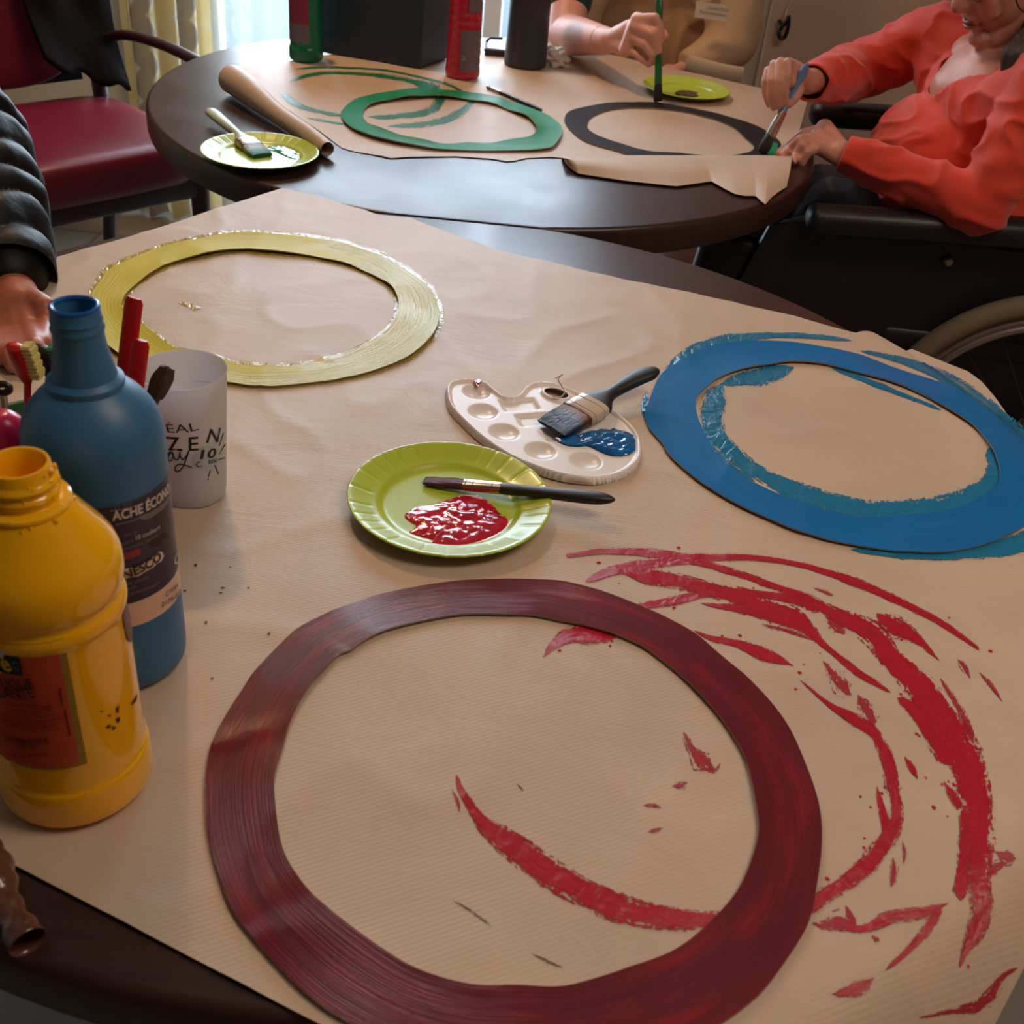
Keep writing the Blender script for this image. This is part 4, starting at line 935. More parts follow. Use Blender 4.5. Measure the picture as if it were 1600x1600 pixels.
Gy('PRIMAIRE', (12, 1156), (80, 1159), M['ink_red'], .0066, bold=.006); Gy('500 ml', (28, 1166), (56, 1168), M['ink_red'], .0066, bold=.006)
Gy('Fabriqué en France', (22, 1180), (80, 1176), M['ink_red'], .0042)
px_line('side_line', [(94,1075),(98,1100)], Yc, ry, M['ink_red'], lo, .0004, .0006); px_line('side_line', [(102,1108),(110,1148)], Yc, ry, M['ink_red'], lo, .0004, .0006)
for q in ([(154,1111),(160,1110),(161,1113)],[(167,1118),(173,1116),(172,1120)],[(180,1114),(186,1108),(184,1113)],[(180,1123),(187,1119),(187,1126),(183,1130)],[(165,1137),(170,1131),(173,1133),(170,1138)],[(174,1134),(182,1136),(176,1141)],[(203,1101),(214,1083),(213,1094),(207,1101)],[(180,1108),(186,1100),(184,1112)]):
    px_patch('dried_paint_fleck', q, Yc, ry, M['ink_dark'], t, .0003)
sm_px = [(190,945),(196,940),(200,950),(204,962),(206,985),(204,1004),(199,1000),(196,990),(193,975),(191,960)]
px_patch('dried_paint_smear', sm_px, Yc, ry, pm('dried_smear', lin(120, 92, 70), lin(60, 34, 24), 260, .4), t, .0004)

# ------------------------------------------------------------------ frosted cup
Cc = (-.2791, .7903); Zc = TZ+.0032; t = thing('frosted_cup', (Cc[0], Cc[1], Zc), 'frosted white plastic cup with black printed lettering behind the blue bottle', 'cup')
HC = .1185; rc = lambda z: .0281+(.0352-.0281)*(z-Zc)/HC
cp = [(0, .0025), (.0225, .0025), (.0255, .0), (.0275, .0008), (.0283, .005)]+[(.0281+(.0071)*k/10, HC*k/10) for k in range(1, 11)]
cp += [(.0358, HC+.0004), (.0356, HC+.0014), (.0349, HC+.0012)]+[(.0281+.0071*k/10-.0013, HC*k/10) for k in range(10, 0, -1)]+[(.026, .006), (0, .006)]
MB().lathe([(r, z+Zc) for r, z in cp], (Cc[0], Cc[1], 0), 72).build('body', M['frost'], t)
Gc = lambda s, a, b, mat, size, **k: put_text(s, a, b, Cc, rc, mat, t, size, off=.0005, **k)
Gc('RÉAL', (247, 672), (311, 671), M['ink_black'], .0118); Gc('Z', (262, 704), (285, 705), M['ink_black'], .0195, bold=.01); Gc('E', (295, 705), (310, 704), M['ink_black'], .0195, bold=.01); Gc('N', (322, 692), (342, 691), M['ink_black'], .0185, bold=.01)
px_line('script_lettering', [(259,712),(266,707),(270,713),(266,721),(261,719),(263,712),(269,708),(271,716),(275,720),(279,716),(281,707),(281,714),(285,719),(291,714),(295,706),(291,718),(286,730),(279,738),(273,738),(273,731),(282,727),(300,732)], Cc, rc, M['ink_black'], t, .0006, .0002)
px_patch('sticker', [(325+25*math.cos(a*PI/10), 716+20*math.sin(a*PI/10)-3*math.cos(a*PI/10)) for a in range(20)], Cc, rc, M['sticker'], t, .0003)
Gc('10', (313, 718), (338, 715), M['ink_black'], .0125, bold=.025); Gc('tou', (326, 726), (340, 723), M['ink_black'], .0075, bold=.02); Gc('c.', (306, 731), (316, 731), M['ink_black'], .012)
for a, b in (((344,697),(350,677)),((345,710),(354,694)),((343,719),(354,716)),((338,728),(345,742)),((331,737),(328,747)),((328,750),(327.5,752))): px_line('printed_ray', [a, b], Cc, rc, M['ink_black'], t, .0005)
px_line('printed_scratch', [(302,593),(312,594),(327,596)], Cc, lambda z: rc(z)-.0018, M['ink_grey'], t, .0002)

# ------------------------------------------------------------------ green pot with toothbrushes, sticks, brush
Gc2 = np.array([-.366, .705]); GR, GH = .050, .098
t = thing('plastic_pot', (Gc2[0], Gc2[1], TZ+.0032), 'dull green plastic pot holding toothbrushes behind the blue bottle', 'pot')
MB().lathe([(r, z+TZ+.0032) for r, z in [(0, .002), (.044, .0), (.046, .003), (GR, GH), (GR+.0016, GH+.001), (GR+.0012, GH+.0028), (GR-.0012, GH+.002), (.0445, .006), (0, .006)]], (Gc2[0], Gc2[1], 0), 48).build('body', M['green_bin'], t)
def toothbrush(head_px, neck_px, y, body, tuft, label):
    H = UY(*head_px, y); Nk = UY(*neck_px, y+.004); d = (Nk-H)/np.linalg.norm(Nk-H); F = Nk.copy(); F = np.array([Gc2[0]+.01*(1 if H[0] > Gc2[0] else -1), Gc2[1]-.02, TZ+.016])
    t = thing('toothbrush', F, label, 'toothbrush'); sd = np.array([d[2], 0, -d[0]]); sd = sd/np.linalg.norm(sd); sd = sd if sd[0] > 0 else -sd
    ws = [.004, .0085, .0090, .0086, .0062, .0036]; ts = [0, .08, .3, .75, .92, 1.05]; v = []; pts = [H+(Nk-H)*q for q in ts]
    MB().tube(pts+[Nk+(F-Nk)*q for q in (.15, .4, .7, 1)], ws+[.0034, .004, .005, .004], 14, flat=.6).build('handle', body, t)
    b = MB()
    for i in range(9):
        for j in (-1, 0, 1):
            p = H+(Nk-H)*(.06+.74*i/8)+sd*.0066+np.array([0, j*.0034, 0]); b.tube([p, p+sd*.0075*(1 if i % 2 else .86)], [.0021, .0024], 6)
    b.build('bristles', tuft, t)
    return t
toothbrush((21, 537), (42, 597), .70, M['red_plastic'], M['cream_bristle'], 'red toothbrush with cream bristles standing in the green pot')
toothbrush((62, 540), (80, 590), .72, M['black_plastic'], M['teal_bristle'], 'black toothbrush with teal bristles standing in the green pot')
for (a, b, y0_, lab) in (((210, 466), (196, 580), .735, 'long red plastic stick standing behind the blue bottle, the taller of two'), ((220, 532), (213, 590), .725, 'shorter red plastic stick standing behind the blue bottle')):
    A = UY(*a, y0_); B = UY(*b, y0_-.003); F = np.array([-.305, .655, TZ+.0045]); d = (B-A)/np.linalg.norm(B-A); Lk = (A[2]-(TZ+.0045))/(-d[2]); F = A+d*Lk
    m = MB(); m.tube([A-d*.0005, A+d*.003, B, F], [.0050, .0068, .0068, .0066], 16, flat=.35, xdir=(1, 0, 0)); tag(m.build('plastic_stick', M['red_plastic']), lab, 'stick', 'red plastic sticks')
A = UY(262, 576, .742); B = UY(233, 601, .735); F = UY(205, 640, .722); F2 = A+(B-A)*3.3; F2[2] = TZ+.01; F2 = np.array([-.335, .672, TZ+.012])
brush('paint_brush', A, F2, (0, -.3, 1), 'brown bristled brush leaning up between the blue bottle and frosted cup', [('bristles', M['br_brown'], [(0, .007, .003), (.01, .0085, .006), (.024, .006, .005)]), ('handle', M['handle_black'], [(.022, .0052, .0048), (.05, .0042, .0042), (float(np.linalg.norm(F2-A)), .003, .003)])])
# scissors loop and magenta bottle at the left edge
sc = [UY(4+11*math.cos(a), 607+7*math.sin(a), .655) for a in np.linspace(0, 2*PI, 24, endpoint=False)]
t = thing('scissors', (-.39, .66, TZ+.09), 'black handled scissors standing in the green pot at the left edge', 'scissors')
MB().tube(sc, .0026, 8, closed=True).build('finger_loop', M['black_plastic'], t); MB().tube([sc[6], (Gc2[0]-.02, Gc2[1]-.015, TZ+.02)], [.003, .0012], 8).build('blade', M['ferrule'], t)
Pc = U(-2, 842)[:2]; Pc = UY(2, 668, .60)
t = thing('paint_bottle', (Pc[0], Pc[1], TZ+.003), 'magenta topped bottle at the left edge behind the yellow bottle', 'bottle', 'paint bottles')
hh = Pc[2]-TZ+.012
MB().lathe([(r, TZ+.003+z) for r, z in sm([(0, 0), (.0205, 0), (.0215, .004), (.0212, hh-.07), (.021, hh-.035), (.0165, hh-.014), (.008, hh-.004), (0, hh-.0035)], 2)], (Pc[0], Pc[1], 0), 40).build('body', M['magenta_cap'], t)
# brown cellophane tube, bottom left
A, B = U(-40, 1330, TZ+.014), U(44, 1472, TZ+.0105); ax_ = (B-A)/np.linalg.norm(B-A)
m = MB(); n = 26; pts = []; rad = []
for i in range(n): s = i/(n-1); pts.append(A+(B-A)*s+np.array([0, 0, -.0005])); rad.append(.0135+.0022*math.sin(s*7)-.0042*s+.0008*math.sin(s*31))
m.tube(pts, rad, 22, cap=False); o = m.build('cellophane_tube', M['cello']); so = o.modifiers.new('t', 'SOLIDIFY'); so.thickness = .0006
tag(o, 'crumpled brown cellophane tube on the dark wood at the bottom left', 'tube')

# ------------------------------------------------------------------ things at the back of the far table
ZF = TZ+.0028
gc = (-.5117, 2.3375); t = thing('paint_bottle', (gc[0], gc[1], ZF), 'green paint bottle with a crimson label at the back of the far table', 'bottle', 'paint bottles')
MB().lathe([(r, z+ZF) for r, z in sm([(0, 0), (.030, 0), (.0338, .003), (.0342, .012), (.0338, .024), (.0318, .027), (.0312, .033), (.0318, .037), (.0322, .075), (.0314, .08), (.0322, .085), (.0322, .15), (.030, .17), (.018, .195), (.013, .205), (.013, .22), (0, .222)], 2)], (gc[0], gc[1], 0), 48).build('body', M['green_bottle'], t)
rg = lambda z: .0322
a0, _ = cyl_hit(453.5, 40, gc, .0322); a1, _ = cyl_hit(483, 40, gc, .0322); _, z0 = cyl_hit(470, 64, gc, .0322); _, z1 = cyl_hit(470, 38, gc, .0322)
cyl_patch('label_lower', a0-.6, a1, z0-.004, z1, gc, rg, M['label_grey'], t, .0003); cyl_patch('label_upper', a0-.2, a1-.02, z1, z1+.07, gc, rg, M['label_pinkred'], t, .0004)
pc_ = (-.194, 2.3352); t = thing('paint_bottle', (pc_[0], pc_[1], ZF), 'glossy crimson paint bottle with a grey label at the back of the far table', 'bottle', 'paint bottles')
pr = [(0, 0), (.031, 0), (.035, .004), (.0354, .012)]
for k in range(8): z = .02+k*.0155; pr += [(.0343-.0002*k, z), (.0336-.0002*k, z+.005), (.0343-.0002*k, z+.010)]
pr += [(.031, .152), (.020, .175), (.014, .185), (.014, .2), (0, .202)]
MB().lathe([(r, z+ZF) for r, z in sm(pr, 2)], (pc_[0], pc_[1], 0), 48).build('body', M['pink_bottle'], t)
a0, z0 = cyl_hit(718, 112, pc_, .0345); a1, _ = cyl_hit(746, 108, pc_, .0345); _, z1 = cyl_hit(722, 47, pc_, .0345)
lp = cyl_patch('label', a0, a1+.1, z0, z1, pc_, .0347, M['label_grey'], t, .0003)
px_line('label_mark', [(722,90),(725,88),(727,91),(724,94),(722,91)], pc_, .0349, M['ink_white'], lp, .0005, .0004)
a2, z2 = cyl_hit(733, 20, pc_, .0345); cyl_patch('label_upper', a2, a1, z2, z2+.05, pc_, .0345, M['label_grey'], t, .0003)
tc_ = (-.074, 2.4865); t = thing('thermos_flask', (tc_[0], tc_[1], ZF), 'charcoal cylindrical flask standing beside the crimson bottle', 'flask')
MB().lathe([(r, z+ZF) for r, z in sm([(0, 0), (.042, 0), (.0452, .003), (.0455, .01), (.0432, .08), (.0425, .16), (.0420, .235), (.036, .243), (0, .243)], 2)], (tc_[0], tc_[1], 0), 56).build('body', M['thermos'], t)
MB().lathe([(r, z+ZF) for r, z in [(.0421, .2), (.0427, .201), (.0427, .203), (.0421, .204)]], (tc_[0], tc_[1], 0), 48).build('lid_seam', M['black_plastic'], t)
a, b, c_ = U(500, 82, ZF), U(657, 108, ZF), U(700, 92, ZF); d_ = a+(c_-b); m = MB(); mid4 = (a+b+c_+d_)/4
v = []
for z, k in ((0, 1.), (.17, 1.03), (.26, 1.045)):
    for q in (a, b, c_, d_): p = mid4+(q-mid4)*k; v.append((p[0], p[1], ZF+z))
f = [(3, 2, 1, 0)]+[(i*4+k, i*4+(k+1) % 4, i*4+4+(k+1) % 4, i*4+4+k) for i in range(2) for k in range(4)]
t = thing('storage_box', (mid4[0], mid4[1], ZF), 'large dark navy box between the green and crimson bottles', 'box')
o = mk('body', v, f, M['box_navy'], t, False); bv = o.modifiers.new('b', 'BEVEL'); bv.width = .004; bv.segments = 3; so = o.modifiers.new('s', 'SOLIDIFY'); so.thickness = .003
P = [U(757, 86, ZF), U(812, 92, ZF), U(815, 72, ZF), U(764, 66, ZF)]
t = thing('wallet_case', (P[0]+P[2])/2, 'small black wallet case with a pinkish page lying open behind the crimson bottle', 'case')
def slab4(P, z0, z1, name, mat, par): v = [(p[0], p[1], z) for z in (z0, z1) for p in P]; return mk(name, v, [(3,2,1,0),(4,5,6,7),(0,1,5,4),(1,2,6,5),(2,3,7,6),(3,0,4,7)], mat, par, False)
slab4(P, ZF, ZF+.011, 'cover', M['black_plastic'], t); mid4 = sum(P)/4; slab4([mid4+(p-mid4)*.93 for p in P], ZF+.011, ZF+.014, 'page', pm('pink_page', lin(196, 176, 176)), t)
MB().tube([U(758, 78, ZF+.012), U(759, 66, ZF+.02), U(766, 59, ZF+.03), U(785, 60, ZF+.032)], .003, 6).build('flap', M['black_plastic'], t)
def lump(name, c, r, mat, label, cat, seed=1, amp=.4):
    bm = bmesh.new(); bmesh.ops.create_icosphere(bm, subdivisions=5, radius=1)
    v = []
    for q in bm.verts:
        k = 1+amp*(abs(noise.noise(q.co*1.6+Vector((seed, 0, 0))))*1.3-.3)+.05*noise.noise(q.co*5); v.append((c[0]+q.co.x*r[0]*k, c[1]+q.co.y*r[1]*k, max(c[2]+q.co.z*r[2]*k, TZ+.002)))
    bm.verts.index_update(); f = [[q.index for q in g.verts] for g in bm.faces]; bm.free()
    return tag(mk(name, v, f, mat, None, 'all'), label, cat)
lump('crumpled_tissue', U(868, 92, TZ+.016), (.030, .026, .022), M['tissue'], 'crumpled pale tissue on the paper beside the charcoal flask', 'tissue', 3, .7)
lump('crumpled_tissue', UY(880, 72, 2.60), (.026, .03, .012), M['tissue'], 'flattened white tissue under the bare forearm at the far table', 'tissue', 8, .5)

# ================================================================== BURGUNDY ARMCHAIR
def armchair():
    fx = np.array([.76, -.65, 0]); fx /= np.linalg.norm(fx); sx = np.array([-fx[1], fx[0], 0])   # forward, left-hand side of the sitter
    o = np.array([-.965, 2.405, 0])                                                                # middle of the front edge
    P = lambda a, b, z: o+fx*a+sx*b+np.array([0, 0, z])
    t = thing('armchair', o-fx*.25, 'burgundy leatherette armchair with dark cherry wood arms left of the far table', 'chair')
    rot = Matrix((tuple([fx[0], sx[0], 0]), tuple([fx[1], sx[1], 0]), (0, 0, 1)))
    m = MB(); n, k_ = 26, 26; v = []; f = []
    # domed seat cushion
    bm = bmesh.new(); bmesh.ops.create_cube(bm, size=1); bmesh.ops.subdivide_edges(bm, edges=bm.edges[:], cuts=14, use_grid_fill=True)
    for q in bm.verts:
        x, y, z = q.co; u_, w_ = x*2, y*2; e = 1-.10*(abs(z*2))**2
        L_ = (abs(u_)**6+abs(w_)**6)**(1/6.); mx = max(abs(u_), abs(w_), 1e-6); sc_ = 1/(L_/mx) if L_ > 0 else 1
        top = .026*(1-abs(u_)**3)*(1-abs(w_)**3) if z > 0 else 0; rr = (abs(z*2))**4*.03
        q.co = Vector(tuple(P(-.245+u_*.245*sc_*(1-rr), w_*.262*sc_*(1-rr), .435+z*.09+top)))
    bm.verts.index_update(); v = [q.co[:] for q in bm.verts]; f = [[q.index for q in g.verts] for g in bm.faces]; bm.free()
    mk('seat', v, f, M['burgundy'], t, 'all')
    MB().box(P(-.245, 0, .375), (.46, .50, .055), rot, .01).build('apron', M['chair_wood'], t)
    for a, b in ((-.03, .235), (-.03, -.235)):
        MB().tube([P(a, b, .40), P(a, b, .30), P(a+.01, b, .012)], [.024, .022, .017], 14).build('leg', M['chair_wood'], t)
    for b in (.235, -.235):
        MB().tube([P(-.46, b, .40), P(-.47, b, .25), P(-.53, b, .012)], [.022, .021, .016], 14).build('leg', M['chair_wood'], t)
        MB().tube([P(-.455, b, .38), P(-.485, b*1.02, .62), P(-.54, b*1.0, .9), P(-.56, b*.96, .97)], [.020, .019, .017, .014], 14).build('back_post', M['chair_wood'], t)
        A = spline([P(-.475, b*1.03, .605), P(-.36, b*1.1, .645), P(-.2, b*1.14, .655), P(-.02, b*1.14, .648)], 20)
        MB().tube(A, [.016]*4+[.017]*16, 14, flat=.72, xdir=sx).build('arm', M['chair_wood'], t)
        MB().tube(spline([P(-.06, b*1.13, .64), P(-.045, b*1.10, .55), P(-.10, b*1.03, .44), P(-.11, b, .38)], 14), .014, 12).build('arm_support', M['chair_wood'], t)
    MB().tube(spline([P(-.04, -.23, .16), P(-.10, 0, .20), P(-.04, .23, .16)], 14), .011, 10).build('stretcher', M['chair_wood'], t)
    # padded back, rounded at the bottom
    bm = bmesh.new(); bmesh.ops.create_uvsphere(bm, u_segments=40, v_segments=24, radius=1)
    for q in bm.verts:
        x, y, z = q.co; k = (abs(y)**3+abs(z)**3)**(1/3.); h = math.hypot(y, z); s_ = h/k if k > 1e-5 else 1
        yy, zz = y*s_*.225, z*s_*.235; q.co = Vector(tuple(P(-.475-.30*(zz+.235)*.45+x*.035-.03*(1-(yy/.225)**2), yy, .745+zz)))
    bm.verts.index_update(); v = [q.co[:] for q in bm.verts]; f = [[q.index for q in g.verts] for g in bm.faces]; bm.free()
    mk('backrest', v, f, M['burgundy'], t, 'all')
    # jacket hung over the sitter's left-hand shoulder of the back
    rows = []
    for s in np.linspace(0, 1, 9):
        b = .255-.21*s
        rows.append([P(-.40+.01*math.sin(s*9), b+.02, .50+.09*s+.01*math.sin(s*14)), P(-.43, b+.015, .62+.05*s), P(-.455+.012*math.sin(s*11), b+.01, .78), P(-.50, b, .93), P(-.575, b-.005, .995), P(-.635, b, .90), P(-.64+.015*math.sin(s*10), b+.01, .70), P(-.62, b+.015, .48)])
    j = loft('jacket', rows, M['jacket_dark'], None, 50); so = j.modifiers.new('t', 'SOLIDIFY'); so.thickness = .012; so.offset = 1
    tag(j, 'dark olive jacket draped over the back of the burgundy armchair', 'jacket')
armchair()

# ================================================================== BODIES
def relax(V, Fc, w, it):
    E = np.array([(g[i], g[(i+1) % len(g)]) for g in Fc for i in range(len(g))]); cnt = np.zeros(len(V)); np.add.at(cnt, E[:, 0], 1); np.add.at(cnt, E[:, 1], 1); cnt = np.maximum(cnt, 1)[:, None]; w = w[:, None]
    for _ in range(it):
        A = np.zeros_like(V); np.add.at(A, E[:, 0], V[E[:, 1]]); np.add.at(A, E[:, 1], V[E[:, 0]]); V = V*(1-w*.6)+A/cnt*w*.6
    return V
def blob(name, prims, voxel, mat, parent, smooth=6, post=None, cut=None, uv=None, soft=None, edge=0):
    """one continuous skin grown round tapered limbs ('c', p0, r0, p1, r1) and ellipsoids ('e', centre, radii, axes)"""
    bm = bmesh.new()
    for p in prims:
        if p[0] == 'c':
            a, ra, b, rb = Vector(tuple(p[1])), p[2], Vector(tuple(p[3])), p[4]; d = b-a; L = d.length; d = d/L if L > 1e-6 else Vector((0, 0, 1)); q = Vector((0, 0, 1)).rotation_difference(d).to_matrix()
            ns, nr = 20, 6; prof = [(ra*math.cos(t), -ra*math.sin(t)) for t in [PI/2*(1-i/nr) for i in range(1, nr+1)]]+[(ra+(rb-ra)*i/6, L*i/6) for i in range(1, 6)]+[(rb*math.cos(t), L+rb*math.sin(t)) for t in [PI/2*i/nr for i in range(nr)]]
            vs = []
            for r, z in prof: vs.append([bm.verts.new(a+q@Vector((r*math.cos(2*PI*k/ns), r*math.sin(2*PI*k/ns), z))) for k in range(ns)])
            b0, b1 = bm.verts.new(a+q@Vector((0, 0, -ra))), bm.verts.new(a+q@Vector((0, 0, L+rb)))
            for i in range(len(vs)-1):
                for k in range(ns): bm.faces.new((vs[i][k], vs[i][(k+1) % ns], vs[i+1][(k+1) % ns], vs[i+1][k]))
            for k in range(ns): bm.faces.new((b0, vs[0][(k+1) % ns], vs[0][k])); bm.faces.new((b1, vs[-1][k], vs[-1][(k+1) % ns]))
        else:
            c = Vector(tuple(p[1])); r = p[2]; R_ = p[3] if len(p) > 3 else Matrix.Identity(3)
            g = bmesh.ops.create_uvsphere(bm, u_segments=28, v_segments=18, radius=1)
            for w in g['verts']: w.co = c+R_@Vector((w.co.x*r[0], w.co.y*r[1], w.co.z*r[2]))
    me = bpy.data.meshes.new('t'); bm.to_mesh(me); bm.free(); o = bpy.data.objects.new('t', me); C.objects.link(o)
    rm = o.modifiers.new('r', 'REMESH'); rm.mode = 'VOXEL'; rm.voxel_size = voxel; sm_ = o.modifiers.new('s', 'SMOOTH'); sm_.iterations = smooth; sm_.factor = .5
    dg = bpy.context.evaluated_depsgraph_get(); dg.update(); m2 = bpy.data.meshes.new_from_object(o.evaluated_get(dg))
    V = np.empty(len(m2.vertices)*3); m2.vertices.foreach_get('co', V); V = V.reshape(-1, 3); Nn = np.empty(len(m2.vertices)*3); m2.vertices.foreach_get('normal', Nn); Nn = Nn.reshape(-1, 3)
    Fc = [tuple(q.vertices) for q in m2.polygons]; bpy.data.objects.remove(o); bpy.data.meshes.remove(me); bpy.data.meshes.remove(m2)
    if soft is not None: V = relax(V, Fc, soft[0](V), soft[1])
    if post is not None: V = post(V, Nn)
    if cut is not None:
        keep = ~cut(V, Nn); Fc = [g for g in Fc if all(keep[i] for i in g)]; used = sorted({i for g in Fc for i in g}); mp = {a: b for b, a in enumerate(used)}; V = V[used]; Fc = [tuple(mp[i] for i in g) for g in Fc]
        if edge:
            from collections import Counter
            ec = Counter(tuple(sorted((g[i], g[(i+1) % len(g)]))) for g in Fc for i in range(len(g))); be_ = np.array([e for e, c in ec.items() if c == 1])
            for _ in range(edge):
                A = np.zeros_like(V); c_ = np.zeros(len(V)); np.add.at(A, be_[:, 0], V[be_[:, 1]]); np.add.at(A, be_[:, 1], V[be_[:, 0]]); np.add.at(c_, be_[:, 0], 1); np.add.at(c_, be_[:, 1], 1); b_i = c_ > 0; V[b_i] = V[b_i]*.5+.5*A[b_i]/c_[b_i][:, None]
    return mk(name, V, Fc, mat, parent, 'all', auto=True)
def folds(amp, fr, seed=0, dirn=(1, 1, 1), sharp=2.0):
    d = np.array(dirn, float)
    def f(V, Nn):
        out = V.copy()
        for i in range(len(V)):
            p = Vector((V[i]*d*fr).tolist())+Vector((seed, 0, 0)); w = p+Vector((noise.noise(p*.6), noise.noise(p*.6+Vector((9, 0, 0))), 0))*.8
            h = 1-min(1, abs(noise.noise(w))*2.6); out[i] = V[i]+Nn[i]*(amp*(h**sharp)-amp*.25)
        return out
    return f
def limb(pts, rads): return [('c', pts[i], rads[i], pts[i+1], rads[i+1]) for i in range(len(pts)-1)]
def finger(pts, r=(.0088, .0082, .0074, .0062)):
    if len(r) < len(pts): r = list(r)+[r[-1]]*(len(pts)-len(r))
    return limb(pts, r[:len(pts)])
# ------------------------------------------------------------------ person in the orange jersey, in the wheelchair
Y = UY
po = thing('person', (.86, 2.13, .50), 'person with dark hair and glasses in an orange jersey, seated in a wheelchair and painting', 'person')
shR, elR, wrR = np.array([.71, 2.30, .925]), Y(1338, 112, 2.36), Y(1262, 128, 2.10)
shL, elL, wrL = np.array([.80, 1.95, .93]), Y(1535, 322, 1.885), Y(1312, 238, 1.985)
neck, chest, belly, pelvis = np.array([.775, 2.13, .925]), np.array([.79, 2.13, .85]), np.array([.745, 2.12, .74]), np.array([.90, 2.13, .60])
Fh = np.array([-.85, -.26, -.46]); Fh /= np.linalg.norm(Fh); Sh = np.cross(Fh, [0, 0, 1]); Sh /= np.linalg.norm(Sh); Uh = np.cross(Sh, Fh)   # face forward, her right, up
nose = Y(1491, 16, 2.085)
hc = nose-Fh*.114+Uh*.017
HR = Matrix(((Fh[0], Sh[0], Uh[0]), (Fh[1], Sh[1], Uh[1]), (Fh[2], Sh[2], Uh[2])))
H = lambda a, b, c: hc+Fh*a+Sh*b+Uh*c
def hand_R():
    # the hand that holds the brush: fingers hang down round the handle
    k = lambda u, v, y: Y(u, v, y)
    pr = [('c', wrR, .021, k(1237, 112, 2.075), .021), ('c', k(1232, 106, 2.068), .017, k(1215, 112, 2.07), .015), ('c', k(1230, 108, 2.07), .016, k(1236, 128, 2.06), .014), ('c', k(1244, 122, 2.085), .019, k(1216, 116, 2.075), .014)]
    F_ = [[(1231, 98, 2.054), (1231, 119, 2.040), (1226, 142, 2.034), (1228, 163, 2.034)], [(1220, 97, 2.062), (1217, 126, 2.038), (1215, 148, 2.032), (1217, 167, 2.033)],
          [(1209, 101, 2.072), (1205, 127, 2.050), (1204, 150, 2.044), (1209, 169, 2.042)], [(1200, 110, 2.084), (1195, 128, 2.068), (1196, 148, 2.058), (1202, 165, 2.053)]]
    for i, fi in enumerate(F_): pr += finger([k(*q) for q in fi], (.0088, .0082, .0070, .0056) if i < 3 else (.0078, .0070, .0062, .0052))
    pr += finger([k(1247, 126, 2.07), k(1248, 143, 2.052), k(1241, 155, 2.043), k(1233, 164, 2.039)], (.0115, .0094, .0084, .0066))
    return pr
def hand_L():
    k = lambda u, v, z: U(u, v, z)
    w = wrL; kn = U(1288, 200, TZ+.046); kn2 = U(1278, 214, TZ+.040); kn3 = U(1268, 222, TZ+.034)
    pr = [('c', w, .021, kn, .016), ('c', w, .019, kn2, .016), ('c', w-np.array([0, .008, .006]), .017, kn3, .013), ('c', kn, .013, kn3, .012)]
    pr += finger([kn, U(1254, 209, TZ+.038), U(1228, 229, TZ+.015), U(1216, 240, TZ+.0095)], (.0098, .0086, .0074, .0060))
    pr += finger([kn2, U(1250, 218, TZ+.038), U(1232, 233, TZ+.015), U(1222, 244, TZ+.0095)], (.0096, .0084, .0072, .0058))
    pr += finger([kn3, U(1254, 228, TZ+.030), U(1243, 242, TZ+.012), U(1241, 252, TZ+.008)], (.0102, .009, .0078, .0064))
    pr += finger([kn3+np.array([.012, -.012, -.006]), U(1262, 238, TZ+.022), U(1254, 254, TZ+.004), U(1250, 262, TZ-.006)], (.0095, .0085, .0072, .006))
    pr += finger([w+(kn-w)*.4, U(1283, 214, TZ+.012), U(1262, 226, TZ+.010)], (.0125, .0105, .0085))
    return pr
head = [('e', H(-.015, 0, .045), (.095, .074, .092), HR), ('e', H(.025, 0, -.012), (.070, .062, .078), HR), ('c', H(.030, 0, -.075), .040, H(.068, 0, -.092), .0185),
        ('c', H(-.01, -.045, -.05), .026, H(.05, -.016, -.088), .020), ('c', H(-.01, .045, -.05), .026, H(.05, .016, -.088), .020),
        ('c', H(.088, 0, .032), .010, H(.106, 0, -.012), .0125), ('e', H(.103, 0, -.016), (.0145, .0145, .0115), HR), ('e', H(.092, -.013, -.019), (.010, .0075, .008), HR), ('e', H(.092, .013, -.019), (.010, .0075, .008), HR),
        ('c', H(.072, -.040, .002), .020, H(.068, -.036, -.028), .018), ('c', H(.072, .040, .002), .020, H(.068, .036, -.028), .018),
        ('c', H(.082, -.022, .052), .011, H(.076, -.045, .046), .009), ('c', H(.082, .022, .052), .011, H(.076, .045, .046), .009),
        ('c', H(.082, -.020, -.036), .010, H(.082, .020, -.036), .010), ('c', H(.086, -.016, -.044), .0068, H(.086, .016, -.044), .0068), ('c', H(.082, -.015, -.058), .0078, H(.082, .015, -.058), .0078), ('e', H(.076, 0, -.082), (.017, .021, .017), HR),
        ('e', H(-.012, -.076, .008), (.018, .007, .028), HR), ('e', H(-.012, .076, .008), (.018, .007, .028), HR)]
prims = head+[('c', H(-.035, 0, -.045), .052, neck+np.array([.02, 0, -.01]), .056), ('c', neck, .05, chest+np.array([-.035, 0, .01]), .085), ('e', chest, (.114, .170, .110)), ('c', chest, .10, pelvis, .11), ('e', belly, (.12, .14, .12)),
        ('c', neck+np.array([.02, 0, -.03]), .045, shR, .048), ('c', neck+np.array([.02, 0, -.03]), .045, shL, .048)]
prims += limb([shR, elR, wrR], [.044, .034, .0215])+limb([shL, elL, wrL], [.046, .036, .0215])+hand_R()+hand_L()
kneeR, kneeL = np.array([.47, 2.26, .575]), np.array([.50, 2.01, .565])
prims += limb([pelvis+np.array([0, .09, 0]), kneeR, np.array([.40, 2.27, .14]), np.array([.29, 2.27, .10])], [.085, .056, .038, .032])+limb([pelvis+np.array([0, -.09, 0]), kneeL, np.array([.44, 2.0, .14]), np.array([.33, 2.0, .10])], [.085, .056, .038, .032])
